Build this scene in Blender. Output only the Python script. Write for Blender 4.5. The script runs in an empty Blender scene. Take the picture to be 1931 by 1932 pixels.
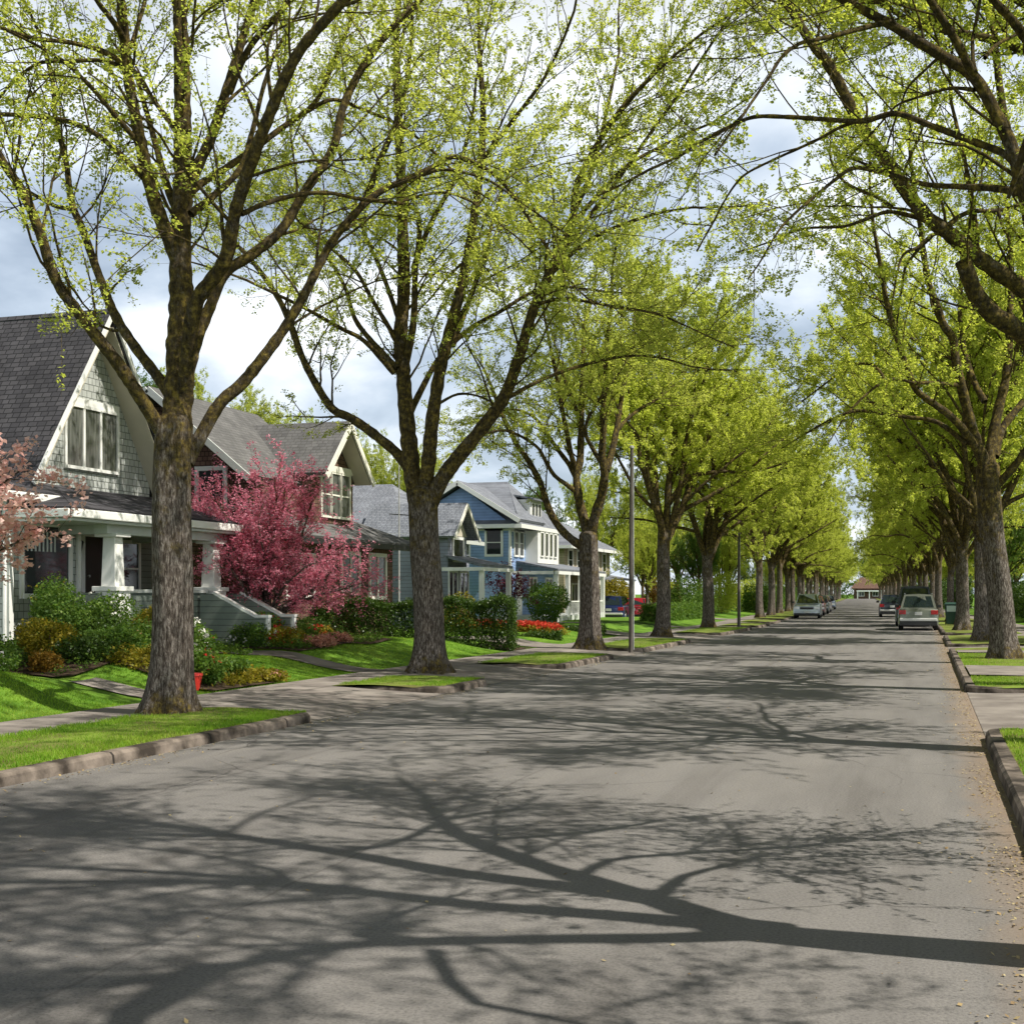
import bpy, math, random
import numpy as np
from mathutils import Vector, Matrix

# ------------------------------------------------------------------ camera, sky, sun, exposure
scene = bpy.context.scene
COL = scene.collection
F_PX, U0, V0, CAM_H = 2430.0, 965.5, 1120.0, 1.7      # focal length and horizon of the photo (1931 px wide)
TH = math.atan(779.5 / F_PX)
S_, C_ = math.sin(TH), math.cos(TH)
cam_d = bpy.data.cameras.new('camera')
cam = bpy.data.objects.new('camera', cam_d); COL.objects.link(cam)
cam_d.sensor_width = 36; cam_d.sensor_fit = 'AUTO'
cam_d.lens = 36 * F_PX / 1932
cam_d.shift_y = (V0 - 966) / 1932
cam_d.clip_start = 0.1; cam_d.clip_end = 4000
cam.location = (0, 0, CAM_H); cam.rotation_euler = (math.radians(90), 0, TH)
scene.camera = cam

SUN_EL = math.radians(52)
SUN_H = np.array([0.989, -0.15]); SUN_H = SUN_H / np.linalg.norm(SUN_H)      # horizontal direction towards the sun
SUN_V = np.array([SUN_H[0]*math.cos(SUN_EL), SUN_H[1]*math.cos(SUN_EL), math.sin(SUN_EL)])
sun_d = bpy.data.lights.new('sun', 'SUN'); sun = bpy.data.objects.new('sun', sun_d); COL.objects.link(sun)
sun_d.energy = 5.0; sun_d.angle = math.radians(0.5); sun_d.color = (1.0, 0.945, 0.86)
sun.rotation_euler = Vector(SUN_V).to_track_quat('Z', 'Y').to_euler()
sun.location = (30, -10, 40)

world = bpy.data.worlds.new('World'); scene.world = world; world.use_nodes = True
wn = world.node_tree; wn.nodes.clear()
def W(t, **k):
    n = wn.nodes.new(t)
    for a, b in k.items(): setattr(n, a, b)
    return n
sky = W('ShaderNodeTexSky', sky_type='NISHITA', sun_disc=False)
sky.sun_elevation = SUN_EL; sky.sun_rotation = math.atan2(SUN_H[0], SUN_H[1])
tc = W('ShaderNodeTexCoord')
sep = W('ShaderNodeSeparateXYZ'); wn.links.new(tc.outputs['Generated'], sep.inputs[0])
zz = W('ShaderNodeMath', operation='MAXIMUM'); zz.inputs[1].default_value = 0.0
wn.links.new(sep.outputs['Z'], zz.inputs[0])
za = W('ShaderNodeMath', operation='ADD'); za.inputs[1].default_value = 0.22
wn.links.new(zz.outputs[0], za.inputs[0])
dv = W('ShaderNodeVectorMath', operation='DIVIDE')
cmb = W('ShaderNodeCombineXYZ')
for i in range(3): wn.links.new(za.outputs[0], cmb.inputs[i])
wn.links.new(tc.outputs['Generated'], dv.inputs[0]); wn.links.new(cmb.outputs[0], dv.inputs[1])
n1 = W('ShaderNodeTexNoise'); n1.inputs['Scale'].default_value = 1.25; n1.inputs['Detail'].default_value = 7; n1.inputs['Roughness'].default_value = 0.52
n1.inputs['Distortion'].default_value = 0.25
off = W('ShaderNodeVectorMath', operation='ADD'); off.inputs[1].default_value = (3.1, 1.7, 0.4)
wn.links.new(dv.outputs[0], off.inputs[0]); wn.links.new(off.outputs[0], n1.inputs['Vector'])
r1 = W('ShaderNodeValToRGB'); r1.color_ramp.elements[0].position = 0.38; r1.color_ramp.elements[1].position = 0.60
r1.color_ramp.elements[0].color = (0.0, 0, 0, 1); r1.color_ramp.elements[1].color = (1, 1, 1, 1)
wn.links.new(n1.outputs['Fac'], r1.inputs[0])
r2 = W('ShaderNodeValToRGB')
r2.color_ramp.elements[0].position = 0.36; r2.color_ramp.elements[0].color = (0.33, 0.40, 0.50, 1)
r2.color_ramp.elements[1].position = 0.60; r2.color_ramp.elements[1].color = (0.77, 0.81, 0.85, 1)
e = r2.color_ramp.elements.new(0.48); e.color = (0.50, 0.58, 0.68, 1)
wn.links.new(n1.outputs['Fac'], r2.inputs[0])
b1 = W('ShaderNodeBackground'); b1.inputs[1].default_value = 0.06
wn.links.new(sky.outputs[0], b1.inputs[0])
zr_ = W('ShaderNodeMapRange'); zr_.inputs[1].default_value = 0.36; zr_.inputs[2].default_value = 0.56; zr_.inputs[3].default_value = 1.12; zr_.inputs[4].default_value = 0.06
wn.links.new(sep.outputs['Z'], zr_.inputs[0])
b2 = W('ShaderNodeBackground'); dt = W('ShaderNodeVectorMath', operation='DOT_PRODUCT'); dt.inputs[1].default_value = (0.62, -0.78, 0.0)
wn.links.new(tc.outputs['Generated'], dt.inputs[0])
dm_ = W('ShaderNodeMapRange'); dm_.inputs[1].default_value = -0.05; dm_.inputs[2].default_value = 0.9; dm_.inputs[3].default_value = 1.0; dm_.inputs[4].default_value = 2.1  # unseen sky behind the camera brightened, added as fill for walls and crowns
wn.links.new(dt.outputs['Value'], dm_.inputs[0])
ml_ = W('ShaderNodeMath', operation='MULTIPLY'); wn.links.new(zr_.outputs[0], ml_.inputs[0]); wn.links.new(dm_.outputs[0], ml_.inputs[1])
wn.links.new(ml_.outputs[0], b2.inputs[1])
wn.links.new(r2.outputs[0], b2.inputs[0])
mr = W('ShaderNodeMapRange'); mr.inputs[3].default_value = 0.55; mr.inputs[4].default_value = 1.0
wn.links.new(r1.outputs[0], mr.inputs[0])
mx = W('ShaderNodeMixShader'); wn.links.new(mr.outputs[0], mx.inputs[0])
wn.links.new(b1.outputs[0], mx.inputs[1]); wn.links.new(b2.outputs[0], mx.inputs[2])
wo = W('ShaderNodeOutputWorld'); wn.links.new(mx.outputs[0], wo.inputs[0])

scene.view_settings.view_transform = 'Standard'; scene.view_settings.look = 'None'
scene.view_settings.gamma = 1.0; scene.view_settings.exposure = 0.45
scene.render.engine = 'CYCLES'
scene.cycles.max_bounces = 10; scene.cycles.diffuse_bounces = 7; scene.cycles.transmission_bounces = 6; scene.cycles.glossy_bounces = 2
scene.cycles.use_denoising = True

# ------------------------------------------------------------------ helpers
def tag(o, label=None, cat=None, group=None, kind=None):
    if label: o['label'] = label
    if cat: o['category'] = cat
    if group: o['group'] = group
    if kind: o['kind'] = kind
    return o

def empty(name, loc, label=None, cat=None, group=None, rz=0.0):
    o = bpy.data.objects.new(name, None); COL.objects.link(o)
    o.location = loc; o.rotation_euler = (0, 0, rz); o.empty_display_size = 0.3
    return tag(o, label, cat, group)

def wloc(p):
    v = Vector((0, 0, 0))
    while p is not None:
        v += Vector(p.location); p = p.parent
    return v

def mesh_obj(name, V, Fa, mats, parent=None, midx=None, smooth=False, world_space=True, attr=None):
    """V (n,3); Fa list of index arrays grouped (k,m) or a list of tuples."""
    V = np.asarray(V, dtype=np.float64)
    if parent is not None and world_space:
        V = V - np.array(wloc(parent))
    me = bpy.data.meshes.new(name)
    if isinstance(Fa, list) and len(Fa) and isinstance(Fa[0], np.ndarray) and Fa[0].ndim == 2:
        tot = np.concatenate([np.full(len(f), f.shape[1], dtype=np.int32) for f in Fa])
        loops = np.concatenate([f.ravel() for f in Fa]).astype(np.int32)
        starts = np.concatenate([[0], np.cumsum(tot)[:-1]]).astype(np.int32)
        me.vertices.add(len(V)); me.vertices.foreach_set('co', V.ravel().astype(np.float32))
        me.loops.add(len(loops)); me.loops.foreach_set('vertex_index', loops)
        me.polygons.add(len(tot)); me.polygons.foreach_set('loop_start', starts)
        try: me.polygons.foreach_set('loop_total', tot)
        except Exception: pass
        me.update(calc_edges=True); me.validate()
    else:
        me.from_pydata([tuple(v) for v in V], [], [tuple(f) for f in Fa]); me.update()
    for m in (mats if isinstance(mats, (list, tuple)) else [mats]): me.materials.append(m)
    if midx is not None: me.polygons.foreach_set('material_index', np.asarray(midx, dtype=np.int32))
    if smooth: me.polygons.foreach_set('use_smooth', np.ones(len(me.polygons), dtype=bool))
    if attr is not None:
        a = me.attributes.new('var', 'FLOAT', 'FACE'); a.data.foreach_set('value', np.asarray(attr, dtype=np.float32))
    o = bpy.data.objects.new(name, me); COL.objects.link(o)
    if parent is not None: o.parent = parent
    return o

class MB:
    """collects boxes, prisms and tubes that become ONE mesh"""
    def __init__(s): s.v = []; s.f = []
    def add(s, vs, fs):
        n = len(s.v); s.v += [tuple(p) for p in vs]; s.f += [tuple(i + n for i in f) for f in fs]
    def box(s, x0, x1, y0, y1, z0, z1):
        if x0 > x1: x0, x1 = x1, x0
        if y0 > y1: y0, y1 = y1, y0
        s.add([(x0,y0,z0),(x1,y0,z0),(x1,y1,z0),(x0,y1,z0),(x0,y0,z1),(x1,y0,z1),(x1,y1,z1),(x0,y1,z1)],
              [(0,3,2,1),(4,5,6,7),(0,1,5,4),(1,2,6,5),(2,3,7,6),(3,0,4,7)])
    def frustum(s, cx, cy, z0, z1, a0, b0, a1, b1):
        s.add([(cx-a0,cy-b0,z0),(cx+a0,cy-b0,z0),(cx+a0,cy+b0,z0),(cx-a0,cy+b0,z0),
               (cx-a1,cy-b1,z1),(cx+a1,cy-b1,z1),(cx+a1,cy+b1,z1),(cx-a1,cy+b1,z1)],
              [(0,3,2,1),(4,5,6,7),(0,1,5,4),(1,2,6,5),(2,3,7,6),(3,0,4,7)])
    def poly(s, pts, thick):
        """slab: polygon pushed down its normal by thick"""
        P = [Vector(p) for p in pts]
        n = Vector((0,0,0))
        for i in range(len(P)):
            a, b = P[i], P[(i+1) % len(P)]
            n += Vector(((a.y-b.y)*(a.z+b.z), (a.z-b.z)*(a.x+b.x), (a.x-b.x)*(a.y+b.y)))
        n.normalize()
        if n.z < -1e-6 or (abs(n.z) < 1e-6 and n.x < 0): n = -n; P = P[::-1]
        k = len(P); Q = [p - n*thick for p in P]
        s.add(P + Q, [tuple(range(k)), tuple(range(2*k-1, k-1, -1))] + [(i, k+i, k+(i+1)%k, (i+1)%k) for i in range(k)])
    def bar(s, a, b, w, h):
        """square bar between two points; w horizontal, h vertical"""
        a, b = Vector(a), Vector(b); d = (b-a).normalized()
        u = d.cross(Vector((0,0,1)))
        if u.length < 1e-4: u = Vector((1,0,0))
        u.normalize(); t = u.cross(d).normalized()
        vs = []
        for p in (a, b):
            for (i, j) in ((-1,-1),(1,-1),(1,1),(-1,1)): vs.append(p + u*(i*w/2) + t*(j*h/2))
        s.add(vs, [(0,1,2,3),(7,6,5,4),(0,4,5,1),(1,5,6,2),(2,6,7,3),(3,7,4,0)])
    def tube(s, pts, rad, n=8, cap=True):
        V, Fq = tube_np(np.array(pts, float), np.array(rad, float) if hasattr(rad, '__len__') else np.full(len(pts), rad), n)
        b = len(s.v); s.v += [tuple(p) for p in V]; s.f += [tuple(int(i)+b for i in f) for f in Fq]
        if cap:
            s.f.append(tuple(b + i for i in range(n))[::-1]); m = b + (len(pts)-1)*n
            s.f.append(tuple(m + i for i in range(n)))
    def lathe(s, prof, c, n=16, axis='z'):
        vs, fs = [], []
        for (r, z) in prof:
            for i in range(n):
                a = 2*math.pi*i/n; p = (r*math.cos(a), r*math.sin(a), z)
                if axis == 'x': p = (p[2], p[0], p[1])
                vs.append((c[0]+p[0], c[1]+p[1], c[2]+p[2]))
        for j in range(len(prof)-1):
            for i in range(n): fs.append((j*n+i, j*n+(i+1)%n, (j+1)*n+(i+1)%n, (j+1)*n+i))
        fs.append(tuple(range(n))[::-1]); m = (len(prof)-1)*n; fs.append(tuple(m+i for i in range(n)))
        s.add(vs, fs)
    def build(s, name, mat, parent=None, bevel=0, smooth=False, ws=True):
        o = mesh_obj(name, s.v, s.f, mat, parent, smooth=smooth, world_space=ws)
        if bevel:
            m = o.modifiers.new('bevel', 'BEVEL'); m.width = bevel; m.segments = 2; m.limit_method = 'ANGLE'
        return o

def tube_np(P, R, n):
    T = np.gradient(P, axis=0); T /= (np.linalg.norm(T, axis=1, keepdims=True) + 1e-9)
    d = P[-1] - P[0]; d = d / (np.linalg.norm(d) + 1e-9)
    ref = np.eye(3)[np.argmin(np.abs(d))]
    N = ref - (T @ ref)[:, None]*T; N /= (np.linalg.norm(N, axis=1, keepdims=True) + 1e-9)
    B = np.cross(T, N)
    a = 2*np.pi*np.arange(n)/n
    ring = P[:, None, :] + R[:, None, None]*(np.cos(a)[None, :, None]*N[:, None, :] + np.sin(a)[None, :, None]*B[:, None, :])
    V = ring.reshape(-1, 3)
    i = np.arange(n); j = np.arange(len(P)-1)[:, None]*n
    Fq = np.stack([j + i, j + (i+1) % n, j + n + (i+1) % n, j + n + i], axis=-1).reshape(-1, 4)
    return V, Fq

# ------------------------------------------------------------------ materials
def newmat(name):
    m = bpy.data.materials.new(name); m.use_nodes = True
    nt = m.node_tree; b = nt.nodes['Principled BSDF']
    return m, nt, b
def N(nt, t, **k):
    n = nt.nodes.new(t)
    for a, v in k.items():
        if a in ('ins',):
            for kk, vv in v.items(): n.inputs[kk].default_value = vv
        else: setattr(n, a, v)
    return n
def ramp(nt, fac, stops):
    r = N(nt, 'ShaderNodeValToRGB'); el = r.color_ramp.elements
    while len(el) < len(stops): el.new(0.5)
    for i, (p, c) in enumerate(stops):
        el[i].position = p; el[i].color = (c[0], c[1], c[2], 1)
    nt.links.new(fac, r.inputs[0]); return r.outputs[0]
def coords(nt, kind='pos', scale=(1,1,1), rot=(0,0,0)):
    if kind == 'pos': o = N(nt, 'ShaderNodeNewGeometry').outputs['Position']
    else: o = N(nt, 'ShaderNodeTexCoord').outputs['Object']
    mp = N(nt, 'ShaderNodeMapping'); mp.inputs['Scale'].default_value = scale; mp.inputs['Rotation'].default_value = rot
    nt.links.new(o, mp.inputs[0]); return mp.outputs[0]
def noise(nt, vec, scale, detail=4, rough=0.55, dist=0.0):
    n = N(nt, 'ShaderNodeTexNoise'); n.inputs['Scale'].default_value = scale; n.inputs['Detail'].default_value = detail
    n.inputs['Roughness'].default_value = rough; n.inputs['Distortion'].default_value = dist
    nt.links.new(vec, n.inputs['Vector']); return n.outputs['Fac']
def bump(nt, b, h, strength=0.3, dist=0.01):
    n = N(nt, 'ShaderNodeBump'); n.inputs['Strength'].default_value = strength; n.inputs['Distance'].default_value = dist
    nt.links.new(h, n.inputs['Height']); nt.links.new(n.outputs[0], b.inputs['Normal'])
def mixc(nt, fac, a, c, mode='MIX'):
    n = N(nt, 'ShaderNodeMix', data_type='RGBA', blend_type=mode)
    for s, v in ((0, fac), (6, a), (7, c)):
        if isinstance(v, (int, float)): n.inputs[s].default_value = v
        elif isinstance(v, tuple): n.inputs[s].default_value = (v[0], v[1], v[2], 1)
        else: nt.links.new(v, n.inputs[s])
    return n.outputs[2]

def m_noise(name, c0, c1, scale=3, rough=0.8, detail=4, bs=0.0, bscale=None, kind='pos', sc=(1,1,1), lo=0.35, hi=0.65, spec=0.3, bdist=0.01):
    m, nt, b = newmat(name); v = coords(nt, kind, sc)
    f = noise(nt, v, scale, detail)
    nt.links.new(ramp(nt, f, [(lo, c0), (hi, c1)]), b.inputs['Base Color'])
    b.inputs['Roughness'].default_value = rough; b.inputs['Specular IOR Level'].default_value = spec
    if bs: bump(nt, b, noise(nt, v, bscale or scale*4, 3), bs, bdist)
    return m
def m_plain(name, c, rough=0.5, metal=0.0, spec=0.5, var=0.06):
    m, nt, b = newmat(name); v = coords(nt)
    f = noise(nt, v, 2.5, 5)
    nt.links.new(ramp(nt, f, [(0.3, tuple(x*(1-var) for x in c)), (0.7, tuple(min(1, x*(1+var)) for x in c))]), b.inputs['Base Color'])
    b.inputs['Roughness'].default_value = rough; b.inputs['Metallic'].default_value = metal; b.inputs['Specular IOR Level'].default_value = spec
    return m
def m_courses(name, c0, c1, mortar, rowh, bw, axis, slope=1.0, rough=0.85, msize=0.012, bs=0.5, dirt=0.25):
    """shingle / clapboard / brick courses; axis: 'y' rows run along y, 'x' along x, 'xy' on vertical walls of both directions"""
    m, nt, b = newmat(name)
    sp = N(nt, 'ShaderNodeSeparateXYZ'); nt.links.new(N(nt, 'ShaderNodeNewGeometry').outputs['Position'], sp.inputs[0])
    cm = N(nt, 'ShaderNodeCombineXYZ')
    if axis == 'xy':
        ad = N(nt, 'ShaderNodeMath', operation='ADD'); nt.links.new(sp.outputs[0], ad.inputs[0]); nt.links.new(sp.outputs[1], ad.inputs[1]); u = ad.outputs[0]
    else: u = sp.outputs[0 if axis == 'x' else 1]
    ml = N(nt, 'ShaderNodeMath', operation='MULTIPLY'); ml.inputs[1].default_value = slope
    nt.links.new(sp.outputs[2], ml.inputs[0])
    nt.links.new(u, cm.inputs[0]); nt.links.new(ml.outputs[0], cm.inputs[1])
    # irregular widths
    nz = N(nt, 'ShaderNodeTexNoise'); nz.inputs['Scale'].default_value = 1.3; nt.links.new(cm.outputs[0], nz.inputs['Vector'])
    br = N(nt, 'ShaderNodeTexBrick'); br.inputs['Scale'].default_value = 1.0
    br.inputs['Brick Width'].default_value = bw; br.inputs['Row Height'].default_value = rowh
    br.inputs['Mortar Size'].default_value = msize; br.inputs['Mortar Smooth'].default_value = 0.2; br.inputs['Bias'].default_value = 0.0
    br.inputs['Color1'].default_value = (*c0, 1); br.inputs['Color2'].default_value = (*c1, 1); br.inputs['Mortar'].default_value = (*mortar, 1)
    br.offset = 0.43; br.squash = 0.8; br.squash_frequency = 3
    nt.links.new(cm.outputs[0], br.inputs['Vector'])
    f = noise(nt, coords(nt), 1.7, 6, 0.65)
    d = ramp(nt, f, [(0.3, (1-dirt,)*3), (0.65, (1, 1, 1))])
    nt.links.new(mixc(nt, 1.0, br.outputs['Color'], d, 'MULTIPLY'), b.inputs['Base Color'])
    b.inputs['Roughness'].default_value = rough; b.inputs['Specular IOR Level'].default_value = 0.25
    inv = N(nt, 'ShaderNodeMath', operation='SUBTRACT'); inv.inputs[0].default_value = 1.0
    nt.links.new(br.outputs['Fac'], inv.inputs[1]); bump(nt, b, inv.outputs[0], bs, 0.012)
    return m
def m_leaf(name, cols, trans, tf=0.5, rough=0.55):
    m, nt, b = newmat(name)
    a = N(nt, 'ShaderNodeAttribute', attribute_name='var')
    k = len(cols)
    c = ramp(nt, a.outputs['Fac'], [(i/(k-1) if k > 1 else 0, cols[i]) for i in range(k)])
    nt.links.new(c, b.inputs['Base Color']); b.inputs['Roughness'].default_value = rough; b.inputs['Specular IOR Level'].default_value = 0.25
    t = N(nt, 'ShaderNodeBsdfTranslucent')
    c2 = ramp(nt, a.outputs['Fac'], [(i/(k-1) if k > 1 else 0, trans[i]) for i in range(k)])
    nt.links.new(c2, t.inputs[0])
    mxs = N(nt, 'ShaderNodeMixShader'); mxs.inputs[0].default_value = tf
    nt.links.new(b.outputs[0], mxs.inputs[1]); nt.links.new(t.outputs[0], mxs.inputs[2])
    nt.links.new(mxs.outputs[0], nt.nodes['Material Output'].inputs[0])
    return m

M = {}
# asphalt: speckle, patches, fine cracks, gutter dirt along the right kerb
def asphalt():
    m, nt, b = newmat('asphalt'); v = coords(nt)
    big = noise(nt, coords(nt, 'pos', (1, 0.35, 1)), 0.8, 5, 0.6)
    fine = noise(nt, v, 55, 4, 0.8)
    c = ramp(nt, big, [(0.3, (0.136, 0.128, 0.119)), (0.5, (0.166, 0.157, 0.146)), (0.7, (0.190, 0.180, 0.168))])
    sp = ramp(nt, fine, [(0.35, (0.62, 0.62, 0.62)), (0.5, (1, 1, 1)), (0.68, (1.28, 1.27, 1.25))])
    c = mixc(nt, 1.0, c, sp, 'MULTIPLY')
    # long-drawn stains, wheel tracks and a repair seam along the street
    lg = noise(nt, coords(nt, 'pos', (1.6, 0.10, 1)), 1.3, 5, 0.6)
    c = mixc(nt, 1.0, c, ramp(nt, lg, [(0.33, (0.80, 0.79, 0.78)), (0.5, (1, 1, 1)), (0.7, (1.10, 1.09, 1.07))]), 'MULTIPLY')
    sxx = N(nt, 'ShaderNodeSeparateXYZ'); nt.links.new(v, sxx.inputs[0])
    sm = N(nt, 'ShaderNodeMath', operation='MULTIPLY_ADD'); sm.inputs[1].default_value = 0.16; nt.links.new(noise(nt, v, 0.9, 5), sm.inputs[0]); nt.links.new(sxx.outputs[0], sm.inputs[2])
    seam = ramp(nt, sm.outputs[0], [(0.0, (0, 0, 0)), (0.1, (0, 0, 0))])
    for x0 in (-3.45, -6.1):
        dd = N(nt, 'ShaderNodeMath', operation='SUBTRACT'); dd.inputs[1].default_value = x0; nt.links.new(sm.outputs[0], dd.inputs[0])
        ab = N(nt, 'ShaderNodeMath', operation='ABSOLUTE'); nt.links.new(dd.outputs[0], ab.inputs[0])
        c = mixc(nt, ramp(nt, ab.outputs[0], [(0.004, (0.6,)*3), (0.022, (0, 0, 0))]), c, (0.10, 0.092, 0.084))
    spots = ramp(nt, noise(nt, v, 1.1, 3, 0.5), [(0.68, (0, 0, 0)), (0.78, (0.45,)*3)])
    c = mixc(nt, spots, c, (0.10, 0.092, 0.085))
    vo = N(nt, 'ShaderNodeTexVoronoi', feature='DISTANCE_TO_EDGE'); vo.inputs['Scale'].default_value = 0.23
    nv = N(nt, 'ShaderNodeTexNoise'); nv.inputs['Scale'].default_value = 1.6; nv.inputs['Detail'].default_value = 5
    nt.links.new(v, nv.inputs['Vector'])
    wv = mixc(nt, 0.35, v, nv.outputs['Color'], 'ADD'); nt.links.new(wv, vo.inputs['Vector'])
    ck = ramp(nt, vo.outputs['Distance'], [(0.0, (1, 1, 1)), (0.0028, (0, 0, 0))])
    ckm = ramp(nt, noise(nt, v, 0.25, 2), [(0.46, (0, 0, 0)), (0.56, (0.8,)*3)])
    c = mixc(nt, mixc(nt, 1.0, ck, ckm, 'MULTIPLY'), c, (0.06, 0.055, 0.05))
    # dirt in the gutters (x near the two kerbs)
    sx = N(nt, 'ShaderNodeSeparateXYZ'); nt.links.new(v, sx.inputs[0])
    wob = N(nt, 'ShaderNodeMath', operation='MULTIPLY_ADD'); wob.inputs[1].default_value = 0.5; nt.links.new(noise(nt, v, 1.2, 5), wob.inputs[0])
    nt.links.new(sx.outputs[0], wob.inputs[2])
    g1 = ramp(nt, wob.outputs[0], [(0.52, (0, 0, 0)), (0.86, (0.7,)*3)])
    c = mixc(nt, g1, c, (0.24, 0.175, 0.12))
    nt.links.new(c, b.inputs['Base Color'])
    b.inputs['Roughness'].default_value = 0.9; b.inputs['Specular IOR Level'].default_value = 0.25
    bump(nt, b, fine, 0.35, 0.006)
    return m
M['asphalt'] = asphalt()
M['concrete'] = m_noise('concrete', (0.14, 0.12, 0.105), (0.27, 0.24, 0.21), 1.4, 0.9, 7, 0.2, 40)
M['kerb'] = m_noise('kerb_concrete', (0.035, 0.027, 0.02), (0.22, 0.18, 0.145), 2.2, 0.95, 8, 0.8, 18, lo=0.40, hi=0.62, bdist=0.012)
nt_ = M['kerb'].node_tree; b_ = nt_.nodes['Principled BSDF']; src = b_.inputs['Base Color'].links[0].from_socket
sp_ = N(nt_, 'ShaderNodeSeparateXYZ'); nt_.links.new(N(nt_, 'ShaderNodeNewGeometry').outputs['Position'], sp_.inputs[0])
pp_ = N(nt_, 'ShaderNodeMath', operation='PINGPONG'); pp_.inputs[1].default_value = 0.92; nt_.links.new(sp_.outputs[1], pp_.inputs[0])
nt_.links.new(mixc(nt_, ramp(nt_, pp_.outputs[0], [(0.012, (0.9,)*3), (0.022, (0, 0, 0))]), src, (0.012, 0.01, 0.008)), b_.inputs['Base Color'])
M['grass'] = m_noise('lawn', (0.06, 0.14, 0.014), (0.14, 0.245, 0.028), 1.6, 0.95, 8, 0.6, 60, spec=0.1)
M['verge'] = m_noise('verge_turf', (0.12, 0.11, 0.04), (0.17, 0.24, 0.035), 1.9, 0.95, 8, 0.6, 60, spec=0.1)
M['soil'] = m_noise('soil', (0.035, 0.024, 0.016), (0.085, 0.06, 0.04), 5, 0.95, 6, 0.6, 20, spec=0.1)
M['blade'] = m_leaf('grass_blade', [(0.085, 0.20, 0.012), (0.18, 0.32, 0.020), (0.33, 0.42, 0.06)], [(0.17, 0.36, 0.02), (0.32, 0.50, 0.03), (0.46, 0.57, 0.08)], 0.45)
M['litter'] = m_leaf('dry_litter', [(0.16, 0.10, 0.05), (0.34, 0.25, 0.12), (0.42, 0.36, 0.20)], [(0.1, 0.07, 0.03)]*3, 0.1)
M['leaf_near'] = m_leaf('maple_leaf', [(0.26, 0.31, 0.05), (0.36, 0.40, 0.08), (0.46, 0.46, 0.14)], [(0.49, 0.57, 0.065), (0.62, 0.68, 0.095), (0.71, 0.74, 0.18)], 0.58)
M['leaf_gold'] = m_leaf('maple_leaf_golden', [(0.30, 0.345, 0.055), (0.40, 0.44, 0.08), (0.48, 0.50, 0.13)], [(0.57, 0.66, 0.07), (0.69, 0.77, 0.10), (0.76, 0.80, 0.17)], 0.58)
M['leaf_green'] = m_leaf('maple_leaf_green', [(0.25, 0.31, 0.05), (0.34, 0.40, 0.07), (0.44, 0.46, 0.115)], [(0.51, 0.61, 0.06), (0.65, 0.71, 0.085), (0.74, 0.76, 0.14)], 0.58)
M['leaf_dark'] = m_leaf('hedge_leaf', [(0.016, 0.036, 0.007), (0.040, 0.078, 0.012), (0.10, 0.15, 0.025)], [(0.03, 0.07, 0.008), (0.07, 0.14, 0.014), (0.15, 0.22, 0.03)], 0.3, 0.4)
M['leaf_mid'] = m_leaf('shrub_leaf', [(0.035, 0.085, 0.014), (0.085, 0.16, 0.024), (0.18, 0.25, 0.045)], [(0.08, 0.18, 0.02), (0.15, 0.27, 0.025), (0.28, 0.38, 0.06)], 0.42)
M['leaf_yellow'] = m_leaf('golden_shrub_leaf', [(0.10, 0.12, 0.012), (0.22, 0.19, 0.015), (0.34, 0.25, 0.02)], [(0.16, 0.2, 0.015), (0.32, 0.28, 0.02), (0.4, 0.3, 0.02)], 0.4)
M['leaf_orange'] = m_leaf('orange_shrub_leaf', [(0.10, 0.10, 0.015), (0.27, 0.15, 0.02), (0.42, 0.24, 0.04)], [(0.16, 0.14, 0.015), (0.34, 0.18, 0.02), (0.48, 0.28, 0.04)], 0.4)
M['leaf_plum'] = m_leaf('crabapple_leaf', [(0.38, 0.06, 0.105), (0.72, 0.22, 0.31), (0.86, 0.52, 0.60)], [(0.6, 0.11, 0.17), (0.82, 0.29, 0.39), (0.88, 0.56, 0.63)], 0.54)
M['leaf_purple'] = m_leaf('purple_plum_leaf', [(0.06, 0.008, 0.022), (0.13, 0.02, 0.045), (0.2, 0.05, 0.08)], [(0.1, 0.01, 0.03), (0.2, 0.03, 0.06), (0.26, 0.06, 0.1)], 0.4)
M['petal_pink'] = m_leaf('dogwood_petal', [(0.74, 0.40, 0.36), (0.85, 0.58, 0.52), (0.88, 0.72, 0.66)], [(0.8, 0.42, 0.38), (0.85, 0.55, 0.5), (0.88, 0.68, 0.62)], 0.5)
M['petal_red'] = m_leaf('red_petal', [(0.42, 0.02, 0.015), (0.58, 0.05, 0.03), (0.62, 0.16, 0.06)], [(0.5, 0.02, 0.02), (0.6, 0.05, 0.03), (0.65, 0.18, 0.06)], 0.35)
M['petal_white'] = m_leaf('white_petal', [(0.6, 0.58, 0.5), (0.75, 0.73, 0.66), (0.8, 0.78, 0.74)], [(0.5, 0.5, 0.42)]*3, 0.3)
M['petal_salmon'] = m_leaf('salmon_petal', [(0.40, 0.16, 0.11), (0.5, 0.24, 0.17), (0.55, 0.32, 0.24)], [(0.4, 0.16, 0.1)]*3, 0.3)
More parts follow.
